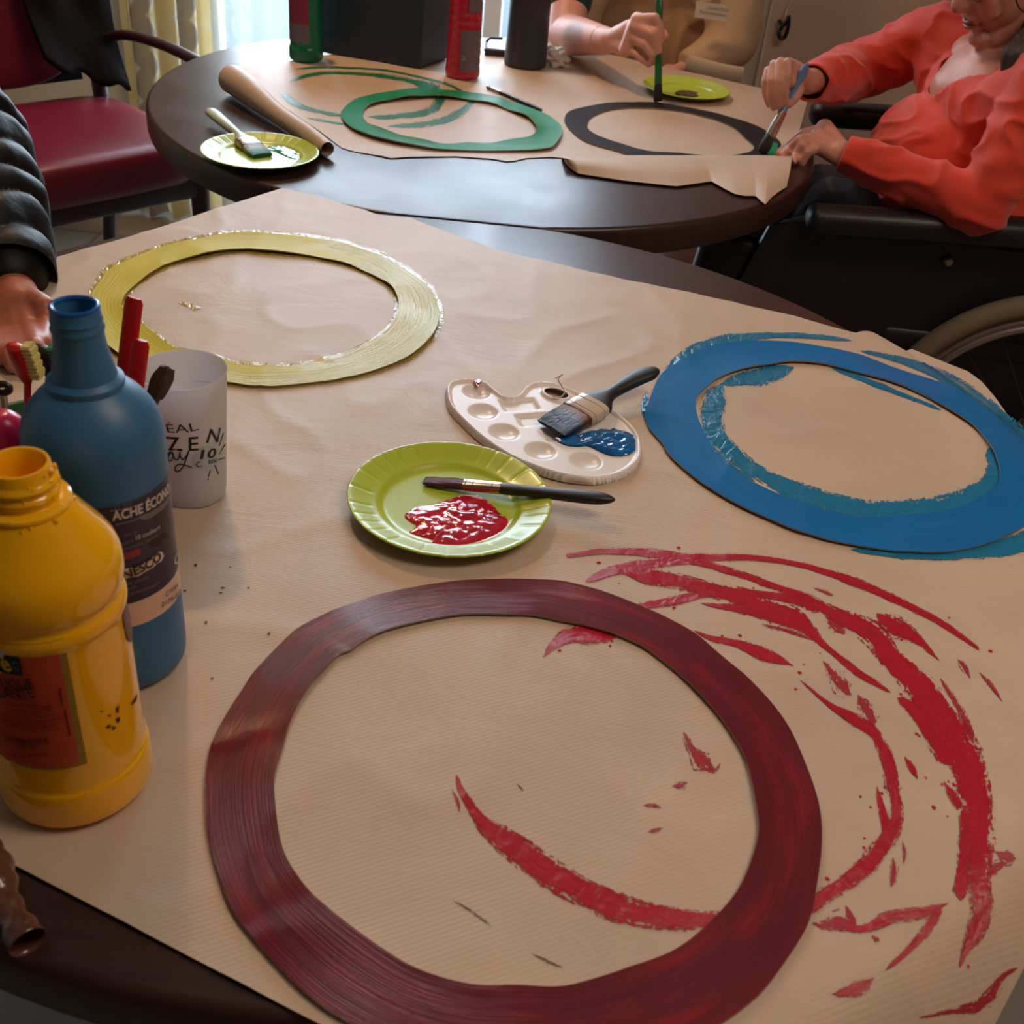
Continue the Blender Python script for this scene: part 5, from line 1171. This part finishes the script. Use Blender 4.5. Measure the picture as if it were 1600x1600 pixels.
def softc(V):
    d = np.linalg.norm((V-(chest+np.array([-.03, 0, .03])))*np.array([1, .8, 1]), axis=1); return np.clip((.17-d)/.05, 0, 1)*(((V-hc)@Uh < -.10) | ((V-hc)@Fh < -.02))
bo_ = blob('body', prims, .0027, M['skin_old'], po, 3, soft=(softc, 40))
# jersey with an open V neck
jr = [('e', chest+np.array([.006, 0, -.005]), (.126, .186, .113)), ('c', chest+np.array([.01, 0, -.02]), .118, belly+np.array([.08, 0, -.03]), .135), ('e', belly+np.array([-.01, 0, .005]), (.142, .158, .125)), ('e', belly+np.array([.05, 0, -.07]), (.13, .165, .09)),
      ('c', neck+np.array([.035, .03, -.045]), .062, shR, .060), ('c', neck+np.array([.035, -.03, -.045]), .062, shL, .060), ('c', chest+np.array([-.03, .07, -.01]), .07, shR, .056), ('c', chest+np.array([-.03, -.07, -.01]), .07, shL, .056)]
jr += limb([shR, shR+(elR-shR)*.55, elR, elR+(wrR-elR)*.5, wrR+(elR-wrR)*.10], [.060, .056, .053, .049, .0335])
jr += limb([shL, shL+(elL-shL)*.55, elL, elL+(wrL-elL)*.5, wrL+(elL-wrL)*.06], [.060, .055, .049, .042, .033])
fol = folds(.007, 13, 3, (1, 1, 1.6), 1.6)
def fpost(V, Nn):
    V2 = fol(V, Nn); arm = np.ones(len(V)); return V2
def vcut(V, Nn):
    # V shaped neckline: apex on the breastbone, opening upwards to both sides of the neck
    q = V-(chest+np.array([-.12, -.015, .014])); up = q[:, 2]+.35*q[:, 0]; w = np.abs(q[:, 1]); 
    v_ = (up > .0) & (w < .018+.62*np.clip(up, 0, .2)) & (V[:, 0] < neck[0]+.06)
    top = (np.hypot(V[:, 0]-neck[0]-.015, V[:, 1]-neck[1]) < .060) & (V[:, 2] > neck[2]-.03)
    cuffR = (V-wrR)@((elR-wrR)/np.linalg.norm(elR-wrR)) < .018; cuffR &= np.linalg.norm(V-wrR, axis=1) < .08
    cuffL = (V-wrL)@((elL-wrL)/np.linalg.norm(elL-wrL)) < .006; cuffL &= np.linalg.norm(V-wrL, axis=1) < .08
    return v_ | top | cuffR | cuffL
jo = blob('jersey', jr, .0042, M['orange'], po, 8, fpost, vcut, edge=12); so = jo.modifiers.new('t', 'SOLIDIFY'); so.thickness = .0025; so.offset = -1
# trousers
tr_ = [('e', pelvis+np.array([.02, 0, -.01]), (.14, .185, .115))]+limb([pelvis+np.array([0, .09, 0]), kneeR+np.array([0, 0, .006]), np.array([.40, 2.27, .15])], [.105, .082, .062])+limb([pelvis+np.array([0, -.09, 0]), kneeL+np.array([0, 0, .006]), np.array([.44, 2.0, .15])], [.105, .082, .062])
tr_ += [('c', pelvis+np.array([-.10, 0, .03]), .10, np.array([.56, 2.14, .61]), .075)]
blob('trousers', tr_, .007, M['trousers'], po, 4, folds(.008, 10, 5))
for yy, xx in ((2.27, .25), (2.0, .29)): blob('shoe', [('c', (xx+.13, yy, .10), .042, (xx, yy, .09), .034)], .006, M['black_rubber'], po, 3)
# hair
hr = [('e', H(-.035, 0, .062), (.098, .086, .092), HR), ('c', H(-.05, -.062, .02), .034, H(-.045, -.072, -.10), .034), ('c', H(-.05, .062, .02), .034, H(-.045, .07, -.10), .034), ('e', H(-.075, 0, -.01), (.052, .078, .095), HR), ('c', H(-.045, -.070, -.08), .034, H(-.035, -.060, -.165), .024), ('c', H(-.06, 0, -.06), .05, H(-.08, 0, -.13), .045), ('c', H(-.012, -.074, .03), .017, H(-.02, -.080, -.07), .022)]
hr += limb([H(-.035, -.074, -.06), Y(1592, 92, 2.005), Y(1588, 135, 1.985), Y(1566, 185, 1.965), Y(1552, 222, 1.955)], [.034, .030, .024, .014, .006])
def hcut(V, Nn):
    q = V-hc; a, b, c_ = q@Fh, q@Sh, q@Uh; return (a > .035) & (c_ < .085) & (np.abs(b) < .085)
blob('hair', hr, .004, M['hair'], po, 3, folds(.004, 40, 2, (1, 1, .25), 1.2), hcut)
# glasses with a cord
gl = bpy.data.objects.new('glasses', None); C.objects.link(gl); gl.parent = po
for s in (-1, 1):
    rim = [H(.094-.012*abs(math.cos(a))*(1 if s*math.cos(a) > 0 else 0), s*(.034+.0265*math.cos(a)), .018+.0215*math.sin(a)) for a in np.linspace(0, 2*PI, 30, endpoint=False)]
    MB().tube(rim, .0011, 6, closed=True).build('rim', M['tortoise'], gl)
    c0 = sum(rim)/len(rim); MB().add([c0]+rim, [(0, 1+i, 1+(i+1) % 30) for i in range(30)]).build('glass_lens', M['lens'], gl, False)
    MB().tube(spline([H(.085, s*.060, .026), H(.05, s*.074, .028), H(.0, s*.079, .024), H(-.02, s*.079, .012)], 12), .0017, 6).build('temple', M['tortoise'], gl)
MB().tube(spline([H(.094, -.009, .024), H(.101, 0, .027), H(.094, .009, .024)], 8), .0013, 6).build('bridge', M['tortoise'], gl)
cd_ = spline([H(.052, -.0755, .024), H(.050, -.076, .004), H(.044, -.078, -.030), H(.020, -.088, -.052), H(-.02, -.100, -.058)], 30)
MB().tube(cd_, .0013, 6).build('neck_cord', M['tortoise'], gl)
MB().tube([H(.052, -.0765, .012), H(.0505, -.077, .0)], .0035, 8).build('cord_bead', M['tortoise'], gl)
lp_ = MB(); lp_.tube(spline([H(.078, -.024, -.0495), H(.0935, -.010, -.0455), H(.0965, 0, -.0465), H(.0935, .010, -.0455), H(.078, .024, -.0495)], 20), [.0012]+[.0032]*18+[.0012], 10)
lp_.tube(spline([H(.078, -.022, -.0515), H(.0925, -.010, -.0545), H(.0950, 0, -.0555), H(.0925, .010, -.0545), H(.078, .022, -.0515)], 20), [.0012]+[.0036]*18+[.0012], 10); lp_.build('lips', M['lip'], po)
for s in (-1, 1):
    MB().lathe([(0, .0115), (.008, .008), (.0115, 0)], H(.070, s*.032, .020), 16, Fh).build('eye', pm('eye_white', lin(206, 196, 188), rough=.2), po)
# necklace of small dark links on the chest
# the brush held in the right hand
bt = U(1191, 237, TZ+.0085); be = Y(1263, 98, 2.066); L = float(np.linalg.norm(be-bt))
brush('paint_brush', bt, be, (.6, .3, -.2), 'brush with silver ferrule and blue handle tip held by the person in orange', [
 ('bristles', M['br_black'], [(0, .010, .003), (.012, .0115, .0062), (.030, .0095, .006)]),
 ('ferrule', M['ferrule'], [(.028, .0095, .0062), (.05, .0085, .0064), (.075, .0068, .0062)]),
 ('handle', M['handle_blue'], [(.074, .0064, .006), (.09, .0045, .0045), (L-.04, .005, .0045), (L-.022, .010, .004), (L-.012, .0085, .0035), (L, .001, .001)])])

# ------------------------------------------------------------------ wheelchair
wc = thing('wheelchair', (.93, 2.13, 0), 'black wheelchair with a grey tyred wheel under the person in orange', 'wheelchair')
WR = .305; ph = math.radians(-10); wd = np.array([math.cos(ph), math.sin(ph), 0]); wn = np.array([-math.sin(ph), math.cos(ph), 0])
def wheel(c, lab=None):
    c = np.array(c); W_ = lambda r, a, o: c+wd*r*math.cos(a)+np.array([0, 0, r*math.sin(a)])+wn*o
    aa = np.linspace(0, 2*PI, 96, endpoint=False)
    w = MB().tube([W_(WR-.021, a, 0) for a in aa], .021, 14, closed=True).build('wheel', M['tyre'], wc)
    MB().tube([W_(WR-.048, a, 0) for a in aa], .0085, 8, closed=True).build('rim', M['alu'], w)
    MB().tube([W_(WR-.050, a, -.028 if c[1] < 2.1 else .028) for a in aa], .0075, 10, closed=True).build('push_rim', M['alu'], w)
    m = MB()
    for k in range(24):
        a = 2*PI*k/24; s = 1 if k % 2 else -1; m.tube([W_(.026, a+s*.5, .018*s), W_(WR-.05, a, 0)], .0012, 5)
    m.build('spokes', M['steel'], w)
    MB().lathe([(0, -.034), (.020, -.034), (.040, -.020), (.042, .0), (.034, .022), (.015, .03), (0, .03)], c, 28, wn).build('hub', M['hub'], w)
    m = MB()
    for k in range(8): a = 2*PI*(k+.35)/8; m.tube([W_(WR-.050, a, 0), W_(WR-.050, a, -.028 if c[1] < 2.1 else .028)], .003, 6)
    m.build('rim_tabs', M['steel'], w)
wheel((.965, 1.865, .305)); wheel((1.02, 2.44, .305))
MB().box((.86, 2.13, .465), (.44, .42, .06), None, .02).build('seat_cushion', M['black_rubber'], wc)
MB().box((1.09, 2.13, .72), (.05, .44, .46), Matrix.Rotation(.16, 3, 'Y'), .018).build('backrest', M['black_rubber'], wc)
def pad(y0, z0, name='armrest', x0=.44, x1=.86): return MB().box(((x0+x1)/2, y0, z0), (x1-x0, .062, .048), Matrix.Rotation(-.04, 3, 'Y'), .018).build(name, M['black_rubber'], wc)
pad(1.905, .690, x0=.455, x1=.90); fa = Y(1268, 168, 2.40); pad(2.40, fa[2]-.005, x0=fa[0]-.0, x1=.86)
# side guard, dark fabric skirt from the arm down to the seat
sg = MB(); pts = [(.40, .655), (.47, .668), (.90, .648), (1.08, .64), (1.12, .36), (1.0, .33), (.62, .33), (.42, .38), (.36, .52)]
v = [(x, 1.925+y, z) for y in (0, .012) for x, z in pts]; n = len(pts); sg.add(v, [tuple(range(n)), tuple(range(2*n-1, n-1, -1))]+[(i, (i+1) % n, (i+1) % n+n, i+n) for i in range(n)]); sgo = sg.build('side_guard', M['black_rubber'], wc, False)
b_ = Y(1482, 409, 1.918); MB().lathe([(0, .006), (.006, .005), (.009, .001), (.0095, -.004)], b_, 18, (0, -1, 0)).build('bolt', M['alu'], sgo)
for y in (1.94, 2.33):
    MB().tube([(1.10, y, .96), (1.08, y, .70), (1.04, y, .30)], .012, 10).build('back_tube', M['steel'], wc)
    MB().tube([(1.20, y, .955), (1.10, y, .96)], .016, 10).build('push_handle', M['black_rubber'], wc)
    MB().tube([(1.04, y, .43), (.55, y, .44), (.47, y, .40), (.38, y, .12)], .012, 10).build('frame_tube', M['black_rubber'], wc)
    MB().tube([(.50, y, .42), (.52, y+.01, .19)], .011, 10).build('caster_fork', M['steel'], wc)
    a_ = np.linspace(0, 2*PI, 40, endpoint=False)
    MB().tube([(.54+.066*math.cos(a), y+.012, .085+.066*math.sin(a)) for a in a_], .018, 10, closed=True).lathe([(0, -.012), (.052, -.012), (.052, .012), (0, .012)], (.54, y+.012, .085), 24, (0, 1, 0)).build('caster', M['black_rubber'], wc)
MB().box((.31, 2.13, .055), (.16, .38, .012), Matrix.Rotation(.2, 3, 'Y'), .004).build('footrest', M['black_rubber'], wc)
MB().tube([(.95, 1.93, .33), (.99, 2.38, .33)], .013, 10).build('axle_tube', M['steel'], wc)
# dark padded calf panel hanging in front of the side guard
MB().box((.36, 1.965, .47), (.17, .05, .30), Matrix.Rotation(.12, 3, 'Y'), .02).build('leg_panel', M['black_rubber'], wc)

# ------------------------------------------------------------------ person in beige behind the far table
pb = thing('person', (.20, 2.98, .45), 'person in beige clothes with a name badge, bare forearm on the far table', 'person')
sR, eR, wR = np.array([.00, 2.92, 1.10]), Y(884, 54, 2.62), Y(953, 64, 2.42)
sL, eL, wL = np.array([.375, 2.97, 1.09]), Y(1136, 66, 2.86), Y(1078, 104, 2.80)
nk = np.array([.21, 2.95, 1.20]); ch = np.array([.20, 2.96, .98]); pv = np.array([.22, 3.0, .52])
hdc = np.array([.17, 2.90, 1.38])
kY = lambda u, v, y: Y(u, v, y)
hp = [('c', wR, .0215, kY(985, 48, 2.37), .022), ('c', wR, .020, kY(976, 74, 2.37), .018), ('c', kY(996, 31, 2.345), .015, kY(978, 78, 2.35), .014), ('c', wR, .019, kY(988, 60, 2.36), .018)]
hp += finger([kY(995, 30, 2.340), kY(1024, 28, 2.318), kY(1032, 46, 2.316), kY(1034, 62, 2.320)], (.0108, .0098, .0086, .0072))
hp += finger([kY(991, 40, 2.338), kY(1020, 53, 2.308), kY(1028, 74, 2.308), kY(1029, 90, 2.314)], (.0106, .0098, .0084, .007))
hp += finger([kY(986, 56, 2.345), kY(1008, 70, 2.316), kY(1018, 84, 2.310), kY(1023, 97, 2.316)], (.0102, .0092, .008, .0066))
hp += finger([kY(980, 72, 2.352), kY(996, 86, 2.330), kY(1006, 95, 2.322), kY(1014, 102, 2.320)], (.0092, .0082, .0072, .006))
hp += finger([kY(972, 52, 2.385), kY(1008, 42, 2.372), kY(1032, 50, 2.360), kY(1040, 56, 2.352)], (.013, .0115, .010, .008))
lh = [('c', wL, .021, kY(1050, 118, 2.78), .020)]+finger([kY(1050, 118, 2.78), kY(1035, 124, 2.77), kY(1024, 132, 2.76)], (.010, .009, .007))+finger([kY(1052, 124, 2.78), kY(1038, 132, 2.77), kY(1028, 140, 2.76)], (.010, .009, .007))+finger([kY(1056, 130, 2.78), kY(1044, 140, 2.77)], (.010, .008))+finger([kY(1060, 136, 2.79), kY(1050, 146, 2.78)], (.009, .007))+finger([kY(1060, 112, 2.80), kY(1048, 106, 2.79), kY(1040, 106, 2.78)], (.011, .009, .008))
HB = Matrix.Identity(3)
body = [('e', hdc+np.array([0, .01, .02]), (.075, .093, .11)), ('e', hdc+np.array([0, -.03, -.05]), (.058, .065, .07)), ('c', hdc+np.array([0, -.085, .0]), .008, hdc+np.array([0, -.105, -.03]), .012), ('e', hdc+np.array([0, -.088, -.065]), (.022, .010, .009)), ('e', hdc+np.array([.076, .01, -.01]), (.008, .018, .028)), ('e', hdc+np.array([-.076, .01, -.01]), (.008, .018, .028)), ('c', hdc+np.array([0, .01, -.06]), .052, nk, .055), ('c', nk, .06, ch, .12), ('e', ch, (.17, .10, .16)), ('c', ch, .12, pv, .13)]
body += [('c', nk, .05, sR, .052), ('c', nk, .05, sL, .052)]+limb([sR, eR, eR+(wR-eR)*.35, wR], [.05, .043, .039, .0245])+limb([sL, eL, wL], [.05, .042, .026])+hp+lh
body += limb([pv+np.array([-.08, 0, 0]), np.array([.12, 2.72, .52]), np.array([.10, 2.78, .1])], [.09, .07, .045])+limb([pv+np.array([.08, 0, 0]), np.array([.34, 2.72, .52]), np.array([.36, 2.78, .1])], [.09, .07, .045])
blob('body', body, .0038, M['skin'], pb, 4)
blob('hair', [('e', hdc+np.array([0, .03, .045]), (.086, .095, .10)), ('c', hdc+np.array([0, .07, 0]), .06, hdc+np.array([0, .08, -.06]), .05)], .008, M['hair'], pb, 3, None, lambda V, Nn: (V[:, 1] < hdc[1]-.045) & (V[:, 2] < hdc[2]+.06))
shirt = [('e', ch+np.array([0, 0, 0]), (.19, .115, .17)), ('c', ch+np.array([0, -.02, -.05]), .125, pv+np.array([0, -.04, .10]), .145), ('e', np.array([.21, 2.93, .74]), (.19, .135, .16)), ('c', nk+np.array([0, 0, -.04]), .075, sR, .06), ('c', nk+np.array([0, 0, -.04]), .075, sL, .06), ('e', pv+np.array([0, -.02, .02]), (.19, .14, .12))]
blob('shirt', shirt, .007, M['tan'], pb, 5, folds(.010, 7, 1, (1, 1, .6)), lambda V, Nn: (np.hypot(V[:, 0]-nk[0], V[:, 1]-nk[1]) < .065) & (V[:, 2] > nk[2]-.03))
mid_ = sR+(eR-sR)*.68
blob('teal_sleeve', limb([sR, mid_, sR+(eR-sR)*.80], [.060, .057, .053]), .006, M['teal'], pb, 3)['label'] = 'dark teal sleeve hem'
# open overshirt: two front panels, its rolled sleeve and the right-hand sleeve with a pale cuff
ov = [('c', np.array([.03, 2.90, 1.06]), .075, np.array([.025, 2.90, .66]), .095), ('c', nk+np.array([-.03, .02, -.05]), .065, sR, .068), ('c', sR, .070, sR+(eR-sR)*.62, .066),
      ]
blob('overshirt_left_panel', ov, .006, M['beige'], pb, 5, folds(.013, 9, 8, (1, 1, .5)))
ov2 = [('c', np.array([.335, 2.93, 1.06]), .07, np.array([.345, 2.90, .62]), .078), ('c', sL, .066, eL+np.array([.01, 0, 0]), .062), ('c', eL+np.array([.01, 0, 0]), .062, wL+(eL-wL)*.25, .046)]
blob('overshirt_right_panel', ov2, .006, M['beige'], pb, 5, folds(.014, 9, 18, (1, 1, .5)))
cuf = [Y(1072, 98, 2.74), Y(1100, 106, 2.74), Y(1130, 113, 2.745), Y(1158, 118, 2.755)]
MB().tube(spline(cuf, 16), .019, 16, flat=.5, xdir=(0, 0, 1)).build('cuff', pm('pale_cuff', lin(206, 186, 160), rough=.8), pb)
# badge
bp_ = [Y(1088, 2, 2.775), Y(1139, 9, 2.775), Y(1135, 34, 2.772), Y(1085, 27, 2.772)]
bd = slab4(bp_, 0, 0, 'x', M['ink_white'], None); bpy.data.objects.remove(bd)
v = [p for p in bp_]+[p+np.array([0, .003, 0]) for p in bp_]; bd = mk('name_badge', v, [(0,1,2,3),(7,6,5,4),(0,4,5,1),(1,5,6,2),(2,6,7,3),(3,7,4,0)], pm('badge_card', lin(222, 206, 190), rough=.5), pb, False)
ex, ey = (bp_[1]-bp_[0]), (bp_[0]-bp_[3]); wx = np.linalg.norm(ex); ex /= wx; ey /= np.linalg.norm(ey)
for s_, o_, y_, sz in (('LAURENCE D', .33, .62, .0085), ('Psychomotricienne', .14, .32, .0080)):
    V, Fc = text_mesh(s_, sz); V = np.array([bp_[3]+ex*(o_*wx+q[0])+ey*(y_*np.linalg.norm(bp_[0]-bp_[3])+q[1])-np.array([0, .0009, 0]) for q in V]); mk('lettering', V, Fc, M['ink_grey'], bd, False)
# bracelet
wq = wR+(eR-wR)*.16; ax_ = (eR-wR)/np.linalg.norm(eR-wR); e1 = np.cross(ax_, [0, 0, 1]); e1 /= np.linalg.norm(e1); e2 = np.cross(ax_, e1)
MB().tube([wq+(e1*math.cos(a)+e2*math.sin(a))*.0275 for a in np.linspace(0, 2*PI, 30, endpoint=False)], .0008, 6, closed=True).build('bracelet', M['ferrule'], pb)
bt = U(1028, 158, TZ+.0075); be = Y(1030, -2, 2.338); L = float(np.linalg.norm(be-bt))
brush('paint_brush', bt, be, (1, 0, 0), 'upright brush with translucent green handle held by the person in beige', [
 ('bristles', M['br_black'], [(0, .0085, .003), (.012, .0088, .005), (.034, .0072, .0052)]),
 ('ferrule', M['handle_green'], [(.032, .0074, .0056), (.06, .007, .0056), (.08, .0064, .0056)]),
 ('handle', M['handle_green'], [(.078, .0062, .0056), (.10, .005, .005), (L-.05, .0055, .005), (L-.02, .0075, .005), (L, .0065, .004)])])

# ------------------------------------------------------------------ person in the black puffer jacket, left edge
pl = thing('person', (-1.05, 1.22, .45), 'person in a black puffer jacket reaching onto the near table at the left edge', 'person')
wq = Y(18, 452, 1.135); el = Y(-60, 225, 1.36); sh = np.array([-1.03, 1.42, 1.18])
g = lambda u, v, y: Y(u, v, y)
def onp(u, v, dz=.011): return U(u, v, TZ+dz)
hd = [('c', wq, .026, g(30, 478, 1.10), .026), ('c', wq, .024, g(8, 482, 1.10), .022), ('c', g(36, 474, 1.095), .018, g(4, 490, 1.085), .018)]
hd += finger([g(46, 466, 1.10), g(68, 478, 1.085), g(73, 505, 1.075), onp(68, 534)], (.0135, .0125, .0108, .0088))
hd += finger([g(38, 478, 1.09), g(46, 512, 1.062), onp(55, 540, .018), onp(62, 562)], (.0122, .011, .0098, .0080))
hd += finger([g(24, 486, 1.085), g(28, 520, 1.055), onp(34, 552, .016), onp(42, 574)], (.0122, .011, .0096, .0078))
hd += finger([g(10, 490, 1.085), g(10, 522, 1.055), onp(14, 552, .016), onp(20, 572)], (.0118, .0106, .0094, .0078))
hd += finger([g(-4, 490, 1.09), g(-10, 518, 1.065), onp(-8, 544, .015), onp(-3, 562)], (.0108, .0096, .0084, .007))
nkl = np.array([-1.10, 1.22, 1.27]); hdl = np.array([-1.04, 1.22, 1.45]); chl = np.array([-1.10, 1.22, 1.05]); pvl = np.array([-1.12, 1.22, .55])
bodyl = [('e', hdl, (.095, .077, .115)), ('e', hdl+np.array([.035, 0, -.06]), (.06, .055, .06)), ('c', hdl+np.array([.09, 0, 0]), .008, hdl+np.array([.107, 0, -.03]), .012), ('c', hdl+np.array([-.01, 0, -.06]), .055, nkl, .058), ('c', nkl, .06, chl, .11), ('c', chl, .12, pvl, .13), ('c', nkl, .05, sh, .05), ('c', nkl, .05, np.array([-1.06, 1.0, 1.17]), .05)]
bodyl += limb([sh, el, wq], [.05, .04, .027])+limb([np.array([-1.06, 1.0, 1.17]), np.array([-1.05, .93, .9]), np.array([-.88, .96, .72])], [.05, .04, .028])+[('c', np.array([-.88, .96, .72]), .026, np.array([-.81, .97, .69]), .02)]+hd
for i in range(4): bodyl += finger([np.array([-.82, .95+i*.018, .69]), np.array([-.77, .95+i*.018, .675]), np.array([-.745, .95+i*.018, .655])], (.009, .008, .007))
bodyl += finger([np.array([-.86, .945, .70]), np.array([-.82, .93, .69]), np.array([-.79, .932, .68])], (.012, .010, .008))
bodyl += limb([pvl+np.array([0, .09, 0]), np.array([-.72, 1.32, .56]), np.array([-.74, 1.32, .1])], [.09, .065, .045])+limb([pvl+np.array([0, -.09, 0]), np.array([-.74, 1.12, .56]), np.array([-.76, 1.12, .1])], [.09, .065, .045])
blob('body', bodyl, .0032, M['skin_warm'], pl, 4)
ax_l = (el-wq)/np.linalg.norm(el-wq)
def puff(V, Nn):
    out = V.copy()
    for i in range(len(V)):
        p = V[i]; t_ = (p-wq)@ax_l if (p-wq)@ax_l < np.linalg.norm(el-wq)+.02 else p[2]*1.0
        h = abs(math.sin(t_*PI/.052+1.6*noise.noise(Vector((p*9).tolist())))); out[i] = p+Nn[i]*(.013*(h**.6)-.007+.004*noise.noise(Vector((p*32).tolist())))
    return out
jk = limb([sh, el, el+(wq-el)*.5, wq+(el-wq)*.10], [.085, .078, .068, .052])+[('c', nkl+np.array([0, 0, -.02]), .08, sh, .08), ('c', nkl, .08, np.array([-1.06, 1.0, 1.17]), .08), ('e', chl, (.15, .21, .2)), ('c', chl, .16, pvl+np.array([0, 0, .05]), .18)]+limb([np.array([-1.06, 1.0, 1.17]), np.array([-1.05, .93, .9]), np.array([-.92, .95, .75])], [.08, .07, .055])
def jcut(V, Nn): return (((V-wq)@ax_l < .010) & (np.linalg.norm(V-wq, axis=1) < .12))
blob('puffer_jacket', jk, .0052, M['puffer'], pl, 3, puff, jcut, edge=14)
blob('sleeve_lining', limb([wq+ax_l*.07, wq+ax_l*.03], [.051, .047]), .005, M['puffer'], pl, 2)
blob('trousers', limb([pvl+np.array([0, .09, 0]), np.array([-.72, 1.32, .565]), np.array([-.74, 1.32, .15])], [.11, .085, .06])+limb([pvl+np.array([0, -.09, 0]), np.array([-.74, 1.12, .565]), np.array([-.76, 1.12, .15])], [.11, .085, .06]), .009, M['trousers'], pl, 3)
blob('hair', [('e', hdl+np.array([-.02, 0, .04]), (.098, .086, .098))], .008, M['hair'], pl, 3, None, lambda V, Nn: (V[:, 0] > hdl[0]+.05) & (V[:, 2] < hdl[2]+.06))
# chairs under the two seated people
def stool(name, c, label):
    t = thing(name, (c[0], c[1], 0), label, 'chair'); MB().box((c[0], c[1], c[2]-.03), (.42, .42, .06), None, .02).build('seat', M['burgundy'], t)
    for a in (-1, 1):
        for b in (-1, 1): MB().tube([(c[0]+a*.17, c[1]+b*.17, c[2]-.05), (c[0]+a*.185, c[1]+b*.185, .012)], [.02, .015], 10).build('leg', M['chair_wood'], t)
stool('dining_chair', (-1.15, 1.22, .43), 'burgundy seated chair under the person in the puffer jacket'); stool('dining_chair', (.23, 3.02, .40), 'burgundy seated chair under the person in beige')
